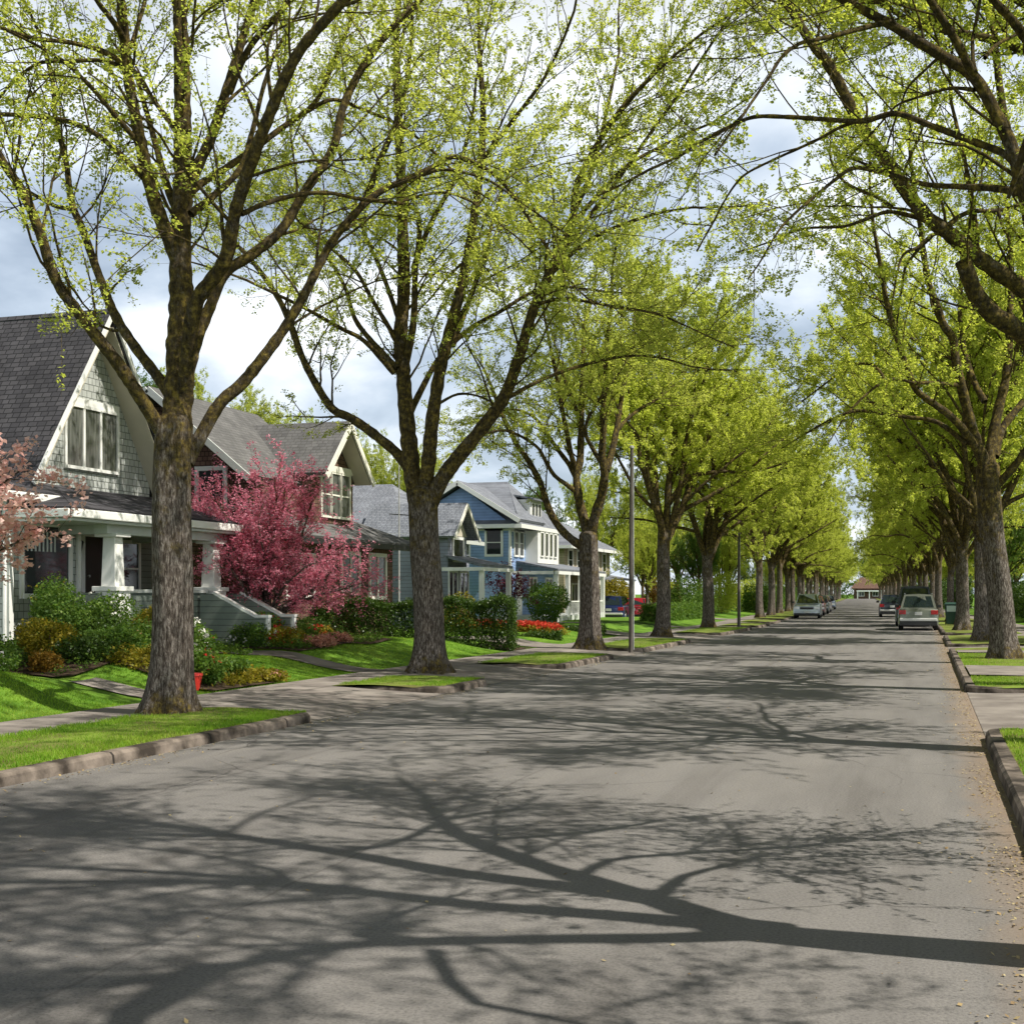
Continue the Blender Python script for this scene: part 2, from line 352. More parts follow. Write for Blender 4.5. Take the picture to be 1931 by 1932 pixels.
def bark(name, lowgrey=1.0):
    m, nt, b = newmat(name)
    v = coords(nt, 'obj', (1, 1, 0.24)); v1 = coords(nt, 'obj')
    f = noise(nt, v, 34, 9, 0.75, 0.5)
    c = ramp(nt, f, [(0.38, (0.022, 0.016, 0.011)), (0.50, (0.105, 0.085, 0.070)), (0.64, (0.33, 0.29, 0.25))])
    sp = N(nt, 'ShaderNodeSeparateXYZ'); nt.links.new(v1, sp.inputs[0])
    # moss and brown lichen cover the limbs above the fork and the root flare
    f2 = noise(nt, v1, 2.6, 6, 0.7)
    hz = N(nt, 'ShaderNodeMapRange'); hz.inputs[1].default_value = 1.7; hz.inputs[2].default_value = 4.2; hz.inputs[3].default_value = -0.14; hz.inputs[4].default_value = 0.22
    nt.links.new(sp.outputs[2], hz.inputs[0])
    hb = N(nt, 'ShaderNodeMapRange'); hb.inputs[1].default_value = 0.1; hb.inputs[2].default_value = 0.6; hb.inputs[3].default_value = 0.22; hb.inputs[4].default_value = 0.0
    nt.links.new(sp.outputs[2], hb.inputs[0])
    a1 = N(nt, 'ShaderNodeMath', operation='ADD'); nt.links.new(f2, a1.inputs[0]); nt.links.new(hz.outputs[0], a1.inputs[1])
    a2 = N(nt, 'ShaderNodeMath', operation='ADD'); nt.links.new(a1.outputs[0], a2.inputs[0]); nt.links.new(hb.outputs[0], a2.inputs[1])
    mk = ramp(nt, a2.outputs[0], [(0.47, (0, 0, 0)), (0.66, (0.86,)*3)])
    mossc = ramp(nt, noise(nt, v1, 11, 5, 0.7), [(0.36, (0.016, 0.011, 0.005)), (0.52, (0.075, 0.053, 0.013)), (0.66, (0.24, 0.175, 0.032))])
    c = mixc(nt, mk, c, mossc)
    nt.links.new(c, b.inputs['Base Color']); b.inputs['Roughness'].default_value = 0.95; b.inputs['Specular IOR Level'].default_value = 0.15
    bump(nt, b, f, 1.0, 0.05)
    return m
M['bark'] = bark('mossy_bark')
M['twig'] = m_noise('twig', (0.05, 0.04, 0.02), (0.09, 0.07, 0.03), 6, 0.9)
M['white'] = m_plain('white_paint', (0.74, 0.74, 0.70), 0.5, var=0.05)
M['cream'] = m_plain('cream_paint', (0.74, 0.72, 0.63), 0.55)
M['greypaint'] = m_plain('grey_paint', (0.50, 0.52, 0.49), 0.6)
M['sage'] = m_courses('sage_clapboard', (0.20, 0.235, 0.20), (0.215, 0.25, 0.215), (0.09, 0.105, 0.09), 0.14, 40, 'xy', msize=0.008)
M['soffit'] = m_plain('beige_soffit', (0.50, 0.46, 0.36), 0.7)
M['shingle_grey'] = m_courses('pale_shingle', (0.38, 0.40, 0.375), (0.50, 0.52, 0.49), (0.16, 0.17, 0.155), 0.15, 0.17, 'xy', msize=0.010, dirt=0.22)
M['shingle_brown'] = m_courses('cedar_shingle', (0.135, 0.078, 0.054), (0.20, 0.12, 0.085), (0.045, 0.027, 0.02), 0.13, 0.16, 'xy', msize=0.012)
M['brick'] = m_courses('red_brick', (0.26, 0.11, 0.075), (0.34, 0.17, 0.12), (0.3, 0.26, 0.22), 0.075, 0.22, 'xy', msize=0.008)
M['clap_blue'] = m_courses('blue_clapboard', (0.25, 0.37, 0.60), (0.26, 0.38, 0.62), (0.13, 0.20, 0.33), 0.15, 40, 'xy', msize=0.010)
M['clap_slate'] = m_courses('slate_clapboard', (0.25, 0.265, 0.32), (0.26, 0.275, 0.33), (0.13, 0.14, 0.17), 0.15, 40, 'xy', msize=0.010)
M['clap_tan'] = m_courses('tan_clapboard', (0.38, 0.32, 0.22), (0.40, 0.34, 0.23), (0.19, 0.16, 0.11), 0.16, 40, 'xy', msize=0.010)
def roofs(key, c0, c1, mo, slope):
    for ax in 'xy': M[key + ax] = m_courses(key + '_shingle_' + ax, c0, c1, mo, 0.13, 0.22, ax, slope, 0.9, 0.012, 0.6, 0.35)
roofs('roof_dark', (0.048, 0.046, 0.052), (0.082, 0.078, 0.085), (0.018, 0.018, 0.02), 1.16)
roofs('roof_grey', (0.13, 0.128, 0.125), (0.17, 0.167, 0.162), (0.10, 0.098, 0.092), 1.35)
roofs('roof_slate', (0.21, 0.225, 0.255), (0.26, 0.275, 0.305), (0.09, 0.10, 0.115), 1.8)
M['glass'] = m_plain('window_glass', (0.022, 0.026, 0.028), 0.06, spec=0.8)
M['glass_curtain'] = m_noise('curtained_glass', (0.05, 0.055, 0.05), (0.16, 0.165, 0.15), 3, 0.12, 3, sc=(9, 9, 0.4), spec=0.7)
M['dark'] = m_plain('dark_metal', (0.02, 0.02, 0.021), 0.5)
M['door'] = m_plain('dark_door', (0.03, 0.026, 0.024), 0.35)
M['pole'] = m_noise('weathered_pole', (0.055, 0.046, 0.038), (0.15, 0.13, 0.11), 3, 0.75, 5, sc=(6, 6, 0.4))
M['galv'] = m_noise('galvanised', (0.28, 0.28, 0.27), (0.40, 0.40, 0.385), 4, 0.5, 4)
M['red_glaze'] = m_plain('red_glaze', (0.52, 0.035, 0.025), 0.3)

# ------------------------------------------------------------------ terrain
def bend(y):
    y = np.asarray(y, float); return 0.045*((y-68) + np.sqrt((y-68)**2 + 36))/2 - 0.006
def bx(xr, y): return float(xr - bend(y))
KL, KR = -7.72, 0.66                                # kerb faces (road-relative x)
SWL0, SWL1 = -9.80, -10.95                          # left pavement
SWR0, SWR1 = 3.7, 4.9
def sstep(a, b, t):
    t = np.clip((t-a)/(b-a), 0, 1); return t*t*(3-2*t)
PATHS_L = [(17.0, 17.7, -12.9), (24.2, 25.2, -15.0), (37.2, 39.6, -17.5), (48.6, 51.2, -30), (61, 62.2, -18), (79.5, 82.5, -30)]
def ground_z(xr, y):
    xr = np.asarray(xr, float); y = np.asarray(y, float)
    amp = np.interp(y, [0, 14, 22, 30, 36, 48, 70, 110], [0.50, 0.55, 0.50, 0.45, 0.28, 0.30, 0.25, 0.15])
    wob = 0.05*np.sin(y*0.9+1)*np.cos(xr*0.7) + 0.03*np.sin(y*2.1+xr)
    w = np.ones_like(y)
    for (a, b, xe) in PATHS_L: w = w*(1 - 0.45*np.exp(-((y-(a+b)/2)/(1.0+(b-a)/2))**2))
    zl = 0.07 + (amp*w + wob*np.clip((-11-xr)/2, 0, 1))*sstep(-11.0, -13.4, xr)
    zr = 0.07 + 0.22*sstep(5.0, 8.0, xr)
    z = np.where(xr < -10.9, zl, np.where(xr > 4.85, zr, -0.08))
    return z
xs = np.concatenate([[-900, -400, -200, -120, -80, -55, -42, -34, -28], np.arange(-24, -14.1, 0.8), np.arange(-14, -11.1, 0.2), [-10.96, -10.93, -10.89],
                     [-6, -2, 2, 4.84, 4.87, 5.2, 5.8, 6.6, 7.4, 8.2, 10, 14, 20, 30, 50, 80, 150, 300, 700]])
ys = np.concatenate([[-300, -100, -40, -15], np.arange(0, 56, 0.4), np.arange(56, 130, 2.0), np.arange(130, 420, 10), [430, 460, 520, 650, 900, 1500, 2500]])
GX, GY = np.meshgrid(xs, ys)
GZ = ground_z(GX, GY); GXW = GX - bend(np.minimum(GY, 440))
V = np.stack([GXW, GY, GZ], -1).reshape(-1, 3); nx = len(xs)
ii, jj = np.meshgrid(np.arange(nx-1), np.arange(len(ys)-1)); b0 = (jj*nx + ii).ravel()
mesh_obj('ground', V, [np.stack([b0, b0+1, b0+nx+1, b0+nx], -1)], M['grass'], smooth=True)['kind'] = 'structure'

def strip(name, x0, x1, y0, y1, z0, z1, mat, step=2.0, nxs=1, label=None):
    yy = np.linspace(y0, y1, max(2, int((y1-y0)/step)+1)); tt = np.linspace(0, 1, nxs+1)
    X, Y = np.meshgrid(x0+(x1-x0)*tt, yy); Z = np.broadcast_to(z0+(z1-z0)*tt, X.shape)
    Vv = np.stack([X - bend(Y), Y, Z], -1).reshape(-1, 3); k = nxs+1
    i, j = np.meshgrid(np.arange(nxs), np.arange(len(yy)-1)); b = (j*k+i).ravel()
    o = mesh_obj(name, Vv, [np.stack([b, b+1, b+k+1, b+k], -1)], mat); o['kind'] = 'structure'
    return o
strip('road', KL-0.05, KR+0.05, -60, 436, 0, 0, M['asphalt'], 2.0, 8)
o = mesh_obj('road', [(-120, 430, 0.004), (90, 430, 0.004), (90, 441, 0.004), (-120, 441, 0.004)], [(0,1,2,3)], M['asphalt']); o['kind'] = 'structure'
strip('pavement', SWL1, SWL0, -60, 428, 0.10, 0.10, M['concrete'])
strip('pavement', SWR0, SWR1, -60, 428, 0.10, 0.10, M['concrete'])

# grass verges cut by driveway aprons; kerbs run round each verge
VERGE_L = [(-30, 15.7), (20.3, 22.9), (27.7, 33.1), (36.6, 44.8), (52.0, 61.5), (64.5, 70), (73.5, 79), (83, 120), (124, 160), (164, 220), (224, 425)]
VERGE_R = [(-30, 16.3), (23.2, 40), (43, 52), (55, 76), (79, 118), (122, 180), (184, 425)]
def verge(y0, y1, xk, xb, rc=0.45):
    sg = 1 if xb > xk else -1
    pts = []
    for k in range(7):                              # near corner
        a = math.pi/2*k/6
        pts.append((xk + sg*rc*(1-math.sin(a)), y0 + rc*(1-math.cos(a)))) if False else pts.append((xk + sg*rc*(1-math.sin(a)), y0 + rc*(1-math.cos(a))))
    n = max(2, int((y1-y0)/3))
    for k in range(1, n): pts.append((xk, y0+rc + (y1-y0-2*rc)*k/n))
    for k in range(7):
        a = math.pi/2*k/6
        pts.append((xk + sg*rc*(1-math.cos(a)), y1 - rc*(1-math.sin(a))))
    return pts
def kerb_and_verge(y0, y1, xk, xb, rnd):
    sg = 1 if xb > xk else -1
    edge = verge(y0, y1, xk, xb)
    top = 0.115
    # turf sheet, gently crowned, in rows across
    nrow = 7; Vv = []; Fv = []
    for (x, y) in edge:
        for j in range(nrow):
            t = j/(nrow-1); xx = x + sg*0.12 + (xb - x - sg*0.12)*t
            Vv.append((bx(xx, y), y, 0.105 + 0.035*math.sin(math.pi*t)))
    for i in range(len(edge)-1):
        for j in range(nrow-1):
            a = i*nrow+j; Fv.append((a, a+1, a+nrow+1, a+nrow))
    o = mesh_obj('verge', Vv, Fv, M['verge'], smooth=True); o['kind'] = 'structure'
    # kerb: returns towards the pavement at both ends, fading into the apron
    line = [(xb - sg*0.25, y0)] + [(xk + (xb-xk)*t, y0) for t in (0.75, 0.5)] + edge + [(xk + (xb-xk)*t, y1) for t in (0.5, 0.75)] + [(xb - sg*0.25, y1)]
    P = []
    for (x, y) in line:
        if P and (x-P[-1][0])**2 + (y-P[-1][1])**2 < 1e-5: continue
        P.append((x, y))
    # resample long runs so stones are uneven
    Q = [P[0]]
    for p in P[1:]:
        a = Q[-1]; L = math.dist(a, p); k = max(1, int(L/0.9)) if y0 < 60 else 1
        for i in range(1, k+1): Q.append((a[0]+(p[0]-a[0])*i/k, a[1]+(p[1]-a[1])*i/k))
    Q = np.array(Q); T = np.gradient(Q, axis=0); T /= np.linalg.norm(T, axis=1, keepdims=True)
    nrm = np.stack([T[:,1], -T[:,0]], -1)*(-sg)     # towards the road
    if sg < 0: nrm = nrm
    K = []; Fk = []
    for i, (q, n) in enumerate(zip(Q, nrm)):
        d = abs(q[0]-xk); fade = 1 - sstep(1.3, 2.1, d)
        h = 0.02 + (top-0.02)*fade + rnd.uniform(-0.004, 0.004)
        o1 = rnd.uniform(-0.005, 0.005); 
        prof = [(0.02+o1, -0.07), (0.0+o1, h-0.03), (-0.03+o1, h), (-0.15, h+0.004), (-0.16, -0.07)]
        for (a, z) in prof:
            x, y = q[0]+n[0]*a, q[1]+n[1]*a; K.append((bx(x, y), y, z))
    for i in range(len(Q)-1):
        for j in range(4): Fk.append((i*5+j, i*5+5+j, i*5+6+j, i*5+1+j))
    o = mesh_obj('kerb', K, Fk, M['kerb']); o['kind'] = 'structure'
rnd = random.Random(4)
for (a, b) in VERGE_L: kerb_and_verge(a, b, KL, SWL0, rnd)
for (a, b) in VERGE_R: kerb_and_verge(a, b, KR, SWR0, rnd)
def gaps(v): return [(v[i][1], v[i+1][0]) for i in range(len(v)-1)]
for (a, b) in gaps(VERGE_L): strip('driveway_apron', KL-0.02, SWL0+0.0, a-0.3, b+0.3, 0.006, 0.097, M['concrete'], 0.8, 4)
for (a, b) in gaps(VERGE_R): strip('driveway_apron', KR+0.02, SWR0, a-0.3, b+0.3, 0.006, 0.097, M['concrete'], 0.8, 4)
for (a, b, xe) in PATHS_L:
    xx = np.arange(SWL1, xe, -0.35); Vv = []; 
    for x in xx:
        for t in np.linspace(0, 1, 5):
            y = a+(b-a)*t; Vv.append((bx(x, y), y, float(ground_z(x-0.02, y))+0.022))
    Fv = [(i*5+j, i*5+j+1, i*5+6+j, i*5+5+j) for i in range(len(xx)-1) for j in range(4)]
    o = mesh_obj('path', Vv, Fv, M['concrete']); o['kind'] = 'structure'
strip('path', KR+0.16, SWR0, 26.2, 29.6, 0.15, 0.15, M['concrete'], 0.8)
strip('path', KR+0.16, SWR0, 36.2, 37.6, 0.15, 0.15, M['concrete'], 0.8)

# grass blades and litter (uncountable)
def blades(name, pts, hmin, hmax, w, seed, mat='blade', lean=0.35):
    r = np.random.default_rng(seed); n = len(pts)
    a = r.uniform(0, 2*np.pi, n); h = r.uniform(hmin, hmax, n); ww = w*r.uniform(0.6, 1.3, n)
    d = np.stack([np.cos(a), np.sin(a), np.zeros(n)], -1)
    tip = pts + np.stack([r.normal(0, lean, n)*h, r.normal(0, lean, n)*h, h], -1)
    Vv = np.stack([pts - d*ww[:, None]/2, pts + d*ww[:, None]/2, tip], 1).reshape(-1, 3)
    x, y = pts[:, 0], pts[:, 1]
    patch = 0.48 + 0.26*np.sin(x*2.1+1.3*np.sin(y*1.3))*np.cos(y*1.7+x) + 0.16*np.sin(x*6.3+y*4.1)*np.sin(y*5.7)
    o = mesh_obj(name, Vv, [np.arange(3*n).reshape(-1, 3)], M[mat], attr=np.clip(patch + r.normal(0, 0.16, n), 0, 1))
    o['kind'] = 'stuff'; return o
def scatter(x0, x1, y0, y1, dens, seed, zf=None):
    r = np.random.default_rng(seed); n = int(abs(x1-x0)*(y1-y0)*dens)
    x = r.uniform(min(x0, x1), max(x0, x1), n); y = r.uniform(y0, y1, n)
    z = ground_z(x, y)-0.005 if zf is None else zf(x, y)
    return np.stack([x - bend(y), y, z], -1)
TRUNKS = [(-9.62, 14.93), (-9.68, 24.55), (-9.36, 36.5), (1.85, 14.75), (2.45, 23.9), (1.82, 33.4)]
def thin(p):
    r = np.random.default_rng(3); k = np.ones(len(p), bool)
    for (tx, ty) in TRUNKS:
        d = np.hypot(p[:, 0]-tx, p[:, 1]-ty); k &= d > 0.42 + 0.45*r.random(len(p))**2
    bare = np.sin(p[:, 0]*3.1+0.7)*np.sin(p[:, 1]*2.3+p[:, 0]) + 0.6*np.sin(p[:, 1]*7.1)*np.sin(p[:, 0]*8.3)
    return p[k & (r.random(len(p)) > np.clip((bare-0.7)*1.6, 0, 0.8))]
def vz(x, y): return 0.10 + 0.02*np.ones_like(x)
vb = [scatter(KL-0.13, SWL0+0.02, 6, 15.55, 2600, 1, vz), scatter(KL-0.13, SWL0+0.02, 20.5, 22.8, 1500, 2, vz),
      scatter(KL-0.13, SWL0, 27.9, 32.9, 900, 3, vz), scatter(KL-0.13, SWL0, 36.9, 44.6, 500, 4, vz), scatter(KL-0.13, SWL0, 52.2, 61.2, 250, 4, vz),
      scatter(KR+0.16, SWR0, 6, 16.1, 1600, 5, vz), scatter(KR+0.16, SWR0, 23.5, 26.1, 1200, 6, vz), scatter(KR+0.16, SWR0, 29.7, 36.1, 700, 6, vz)]
def drop(p, a, b, keepmin=0.0):
    return p[(p[:, 1] < a) | (p[:, 1] > b)]
tag(blades('grass', thin(np.concatenate(vb)), 0.02, 0.048, 0.010, 11), 'short bright green grass along the verges', 'grass')
lb = [scatter(-11.0, -14.6, 8, 16.4, 1500, 7), scatter(-11.0, -14.2, 17.8, 24.2, 1100, 8), scatter(-11.0, -16.5, 25.3, 34, 700, 9), scatter(-11, -18, 36.5, 48, 220, 10)]
tag(blades('grass', np.concatenate(lb), 0.02, 0.045, 0.013, 12), 'lush mown lawn grass on the raised front yards', 'grass')
# dry seed litter in the gutters
def flakes(name, pts, s, seed, mat='litter'):
    r = np.random.default_rng(seed); n = len(pts); a = r.uniform(0, 2*np.pi, n); l = s*r.uniform(0.5, 1.4, n); w = l*r.uniform(0.3, 0.8, n)
    d = np.stack([np.cos(a), np.sin(a), r.normal(0, 0.25, n)], -1); e = np.stack([-np.sin(a), np.cos(a), r.normal(0, 0.3, n)], -1)
    Vv = np.stack([pts - d*l[:, None], pts + e*w[:, None], pts + d*l[:, None], pts - e*w[:, None]], 1).reshape(-1, 3)
    o = mesh_obj(name, Vv, [np.arange(4*n).reshape(-1, 4)], M[mat], attr=r.uniform(0, 1, n)); o['kind'] = 'stuff'; return o
r_ = np.random.default_rng(5)
n = 9000; y = 3 + 60*r_.uniform(0, 1, n)**1.6; x = KR - 0.02 - np.abs(r_.normal(0, 0.17, n)); keep = noise_k = (np.sin(y*1.7)+np.sin(y*4.3+1)+r_.normal(0, 1.2, n)) > -0.6
p1 = np.stack([x - bend(y), y, np.full(n, 0.008)], -1)[keep]
n = 3500; y = 8 + 40*r_.uniform(0, 1, n)**1.3; x = KL + 0.03 + np.abs(r_.normal(0, 0.16, n)); keep = (np.sin(y*1.3)+r_.normal(0, 0.8, n)) > 0.2
p2 = np.stack([x - bend(y), y, np.full(n, 0.008)], -1)[keep]
n = 900; p3 = np.stack([r_.uniform(KL, KR, n), r_.uniform(4, 40, n), np.full(n, 0.006)], -1)
tag(flakes('leaf_litter', np.concatenate([p1, p2, p3]), 0.012, 6), 'dry tan seed litter gathered in the gutters', 'litter')

# ------------------------------------------------------------------ trees
def pw(u, v, Z):
    q = (u-U0)/F_PX; X = q*Z
    return np.array([C_*X - S_*Z, S_*X + C_*Z, CAM_H + (V0-v)/F_PX*Z])
def catmull(P, step):
    P = np.asarray(P, float)
    if len(P) < 3:
        n = max(2, int(np.linalg.norm(P[-1]-P[0])/step)+1); t = np.linspace(0, 1, n)[:, None]; return P[0]*(1-t)+P[-1]*t
    Q = np.vstack([2*P[0]-P[1], P, 2*P[-1]-P[-2]]); out = []
    for i in range(1, len(Q)-2):
        n = max(1, int(np.linalg.norm(Q[i+1][:3]-Q[i][:3])/step))
        for k in range(n):
            t = k/n; a, b, c, d = Q[i-1], Q[i], Q[i+1], Q[i+2]
            out.append(0.5*((2*b)+(-a+c)*t+(2*a-5*b+4*c-d)*t*t+(-a+3*b-3*c+d)*t**3))
    out.append(P[-1]); return np.array(out)

class Tree:
    def __init__(s, seed, leaf=0.065, leaves=3.0, dens=1.0, near=True):
        s.r = np.random.default_rng(seed); s.V = []; s.F = []; s.n = 0; s.nodes = []; s.leaf = leaf; s.leaves = leaves; s.dens = dens; s.near = near; s.tw = []; s.clear = False
    def near_lens(s, p, zmax=12.5):
        Z = -S_*p[0]+C_*p[1]
        if Z > zmax: return False
        if Z < 0.3: return False
        u = (C_*p[0]+S_*p[1])/Z; v = (p[2]-CAM_H)/Z
        return -0.45 < u < 0.44 and v < 0.52
    def tube(s, P, R, n):
        V, Fq = tube_np(P, R, n); s.V.append(V); s.F.append(Fq + s.n); s.n += len(V)
    def trunk(s, base, top, r0, r1, flare=1.0, lean=(0, 0)):
        H = top[2]-base[2]; zs = np.concatenate([[-0.25, 0.0, 0.08, 0.18, 0.32, 0.5, 0.75], np.arange(1.1, max(H, 1.2), 0.4), [H]])
        t = np.clip(zs/H, 0, 1); P = base + (np.array(top)-base)*t[:, None]; P[:, 2] = base[2]+zs
        P[:, 0] += 0.03*np.sin(zs*1.3); P[:, 1] += 0.03*np.cos(zs*1.1)
        R = r0 + (r1-r0)*t
        n = 28; a = 2*np.pi*np.arange(n)/n; ph = s.r.uniform(0, 6, 4)
        fl = np.exp(-np.clip(zs, 0, 9)/0.28)*flare
        rad = R[:, None]*(1 + 0.04*np.sin(3*a+ph[0]+zs[:, None]*0.7)+0.03*np.sin(7*a+ph[1]+zs[:, None]*1.9)) + R[:, None]*fl[:, None]*(0.55+0.35*np.sin(5*a+ph[2]) + 0.15*np.sin(9*a+ph[3]))
        ring = np.stack([P[:, 0:1] + rad*np.cos(a), P[:, 1:2] + rad*np.sin(a), np.broadcast_to(P[:, 2:3], rad.shape)], -1)
        tops = [P[-1]*(1-f) + ring[-1]*f + np.array([0, 0, h]) for f, h in ((0.75, 0.10), (0.4, 0.16), (0.02, 0.18))]      # rounded over at the fork
        ring = np.concatenate([ring, np.stack(tops)]); zs = np.concatenate([zs, [H+.1, H+.16, H+.18]])
        i = np.arange(n); j = np.arange(len(zs)-1)[:, None]*n
        s.F.append(np.stack([j+i, j+(i+1) % n, j+n+(i+1) % n, j+n+i], -1).reshape(-1, 4) + s.n)
        s.V.append(ring.reshape(-1, 3)); s.n += n*len(zs)
    def path(s, p0, d, L, n, up=0.0, wig=0.12, droop=0.0):
        P = [np.array(p0)]; d = np.array(d, float); d /= np.linalg.norm(d); st = L/n
        for k in range(n):
            d = d + np.array([0, 0, up*st - droop*st*k/n]) + s.r.normal(0, wig, 3)*math.sqrt(st); d /= np.linalg.norm(d)
            P.append(P[-1] + d*st)
        return np.array(P)
    def side(s, T, ang):
        v = s.r.normal(0, 1, 3); v -= T*np.dot(T, v); v /= np.linalg.norm(v)+1e-9
        return T*math.cos(ang) + v*math.sin(ang)
    def limb(s, P, R, sides=9, start=0.18, step=0.55, blen=(0.9, 2.6), ext=0.0, tip=True):
        """main limb with side branches and twigs"""
        P = np.asarray(P, float)
        if ext > 0:
            d = P[-1]-P[-2]; d /= np.linalg.norm(d)
            E = s.path(P[-1], d, ext, max(3, int(ext/0.5)), 0.02, 0.13)
            if s.clear:
                bad = [i for i, q in enumerate(E) if s.near_lens(q)]
                if bad: E = E[:max(2, bad[0])]
            RE = np.linspace(R[-1], max(0.012, R[-1]*0.25), len(E)); P = np.vstack([P, E[1:]]); R = np.concatenate([R, RE[1:]])
        Rl = R*(1 + 0.05*np.sin(np.arange(len(R))*1.7) + s.r.normal(0, 0.035, len(R)))
        s.tube(P, Rl, sides)
        seg = np.linalg.norm(np.diff(P, axis=0), axis=1); A = np.concatenate([[0], np.cumsum(seg)]); L = A[-1]
        T = np.gradient(P, axis=0); T /= np.linalg.norm(T, axis=1, keepdims=True)+1e-9
        a = L*start + s.r.uniform(0, step)
        while a < L*0.99:
            i = min(len(P)-2, int(np.searchsorted(A, a))-1); i = max(i, 0); t = (a-A[i])/(seg[i]+1e-9)
            p = P[i]*(1-t)+P[i+1]*t; r0 = R[i]*(1-t)+R[i+1]*t
            d = s.side(T[i], s.r.uniform(0.5, 1.05)); d[2] += 0.22; 
            bl = s.r.uniform(*blen)*(0.55+0.45*min(1, (L-a)/3.0)+0.15)
            rb = min(0.028, max(0.009, r0*s.r.uniform(0.25, 0.42)))
            s.branch(p, d, bl, rb)
            a += step*s.r.uniform(0.5, 1.5)/s.dens
        if tip: s.twigs(P[-4:], 0.12)
    def branch(s, p, d, L, r, sub=True):
        n = max(4, int(L/0.28)); P = s.path(p, d, L, n, 0.06, 0.22, 0.10)
        if s.clear and any(s.near_lens(q) for q in P): return
        s.tube(P, np.linspace(r, max(0.0035, r*0.2), len(P)), 5 if s.near else 4)
        if sub and L > 1.3:
            for f in (0.35, 0.6):
                if s.r.random() < 0.75:
                    i = int(f*n); T = P[i+1]-P[i]; T /= np.linalg.norm(T)
                    s.branch(P[i], s.side(T, s.r.uniform(0.45, 0.9)), L*s.r.uniform(0.35, 0.55), r*0.55, False)
        s.twigs(P, 0.21/s.dens)
    def twigs(s, P, step):
        seg = np.linalg.norm(np.diff(P, axis=0), axis=1); A = np.concatenate([[0], np.cumsum(seg)]); L = A[-1]
        k = max(2, int(L*0.85/step)); a = L*0.15 + (L*0.85)*(np.arange(k)+s.r.uniform(0, 1, k))/k
        i = np.clip(np.searchsorted(A, a)-1, 0, len(P)-2); t = ((a-A[i])/(seg[i]+1e-9))[:, None]
        p = P[i]*(1-t)+P[i+1]*t; T = (P[i+1]-P[i])/(seg[i][:, None]+1e-9)
        v = s.r.normal(0, 1, (k, 3)); v -= T*np.sum(T*v, 1, keepdims=True); v /= np.linalg.norm(v, axis=1, keepdims=True)+1e-9
        an = s.r.uniform(0.4, 1.0, k)[:, None]; d = T*np.cos(an)+v*np.sin(an); d[:, 2] += 0.10; d /= np.linalg.norm(d, axis=1, keepdims=True)
        l = s.r.uniform(0.22, 0.72, k)[:, None]
        bend_ = s.r.normal(0, 0.16, (k, 3))
        q1 = p + d*l*0.5 + bend_*l*0.35; q2 = p + d*l + bend_*l
        q = np.stack([p, q1, q2], 1)
        if s.clear: q = q[[not (s.near_lens(a[0]) or s.near_lens(a[2])) for a in q]]
        if len(q): s.tw.append(q)
    def finish(s, name, base, label, group, leafmat, cat='tree', rmin=0.0045):
        tw = np.concatenate(s.tw); k = len(tw)
        # twigs: 3-sided tubes, built all at once
        d = tw[:, 2]-tw[:, 0]; d /= np.linalg.norm(d, axis=1, keepdims=True)+1e-9
        ref = np.where(np.abs(d[:, 2:3]) < 0.8, np.array([[0, 0, 1.0]]), np.array([[1.0, 0, 0]]))
        n1 = np.cross(d, ref); n1 /= np.linalg.norm(n1, axis=1, keepdims=True)+1e-9; n2 = np.cross(d, n1)
        rr = np.array([0.0038, 0.0028, 0.0016]) if s.near else np.array([0.006, 0.004, 0.0025])
        a = 2*np.pi*np.arange(3)/3
        ring = tw[:, :, None, :] + rr[None, :, None, None]*(np.cos(a)[None, None, :, None]*n1[:, None, None, :] + np.sin(a)[None, None, :, None]*n2[:, None, None, :])
        V = ring.reshape(-1, 3); i = np.arange(3); bse = (np.arange(k)*9)[:, None, None] + (np.arange(2)*3)[None, :, None]
        Fq = np.stack([bse+i, bse+(i+1) % 3, bse+3+(i+1) % 3, bse+3+i], -1).reshape(-1, 4)
        s.V.append(V); s.F.append(Fq+s.n); s.n += len(V)
        root = empty(name, tuple(base), label, cat, group)
        AV = np.concatenate(s.V); AF = np.concatenate(s.F)
        mesh_obj('trunk', AV, [AF], M['bark'], root, smooth=True)
        # leaf clusters along the twigs
        m = int(k*s.leaves); j = s.r.integers(0, k, m); t = s.r.beta(2.2, 1.0, m)[:, None]
        c = np.where(t < 0.5, tw[j, 0]*(1-2*t)+tw[j, 1]*2*t, tw[j, 1]*(2-2*t)+tw[j, 2]*(2*t-1))
        V, Fq, at = leaf_quads(c, s.leaf, s.r, 3, 1.4)
        mesh_obj('crown', V, [Fq], M[leafmat], root, attr=at)
        return root
def leaf_quads(c, size, r, per=1, spread=0.9, flat=0.6):
    """per diamond leaves round every centre"""
    c = np.repeat(c, per, axis=0); m = len(c); s = size*r.uniform(0.55, 1.25, m)[:, None]
    c = c + r.normal(0, 0.5*spread, (m, 3))*size
    nrm = r.normal(0, 1, (m, 3)); nrm[:, 2] = np.abs(nrm[:, 2]) + flat; nrm /= np.linalg.norm(nrm, axis=1, keepdims=True)
    u = r.normal(0, 1, (m, 3)); u -= nrm*np.sum(u*nrm, 1, keepdims=True); u /= np.linalg.norm(u, axis=1, keepdims=True)+1e-9
    v = np.cross(nrm, u)
    V = np.stack([c - u*s*0.5, c + v*s*0.42 + nrm*s*0.12, c + u*s*0.6, c - v*s*0.42 + nrm*s*0.12], 1).reshape(-1, 3)
    at = np.clip(0.55*np.repeat(r.beta(1.3, 1.3, m//per), per) + 0.45*r.beta(2, 2, m), 0, 1)
    return V, np.arange(4*m).reshape(-1, 4), at

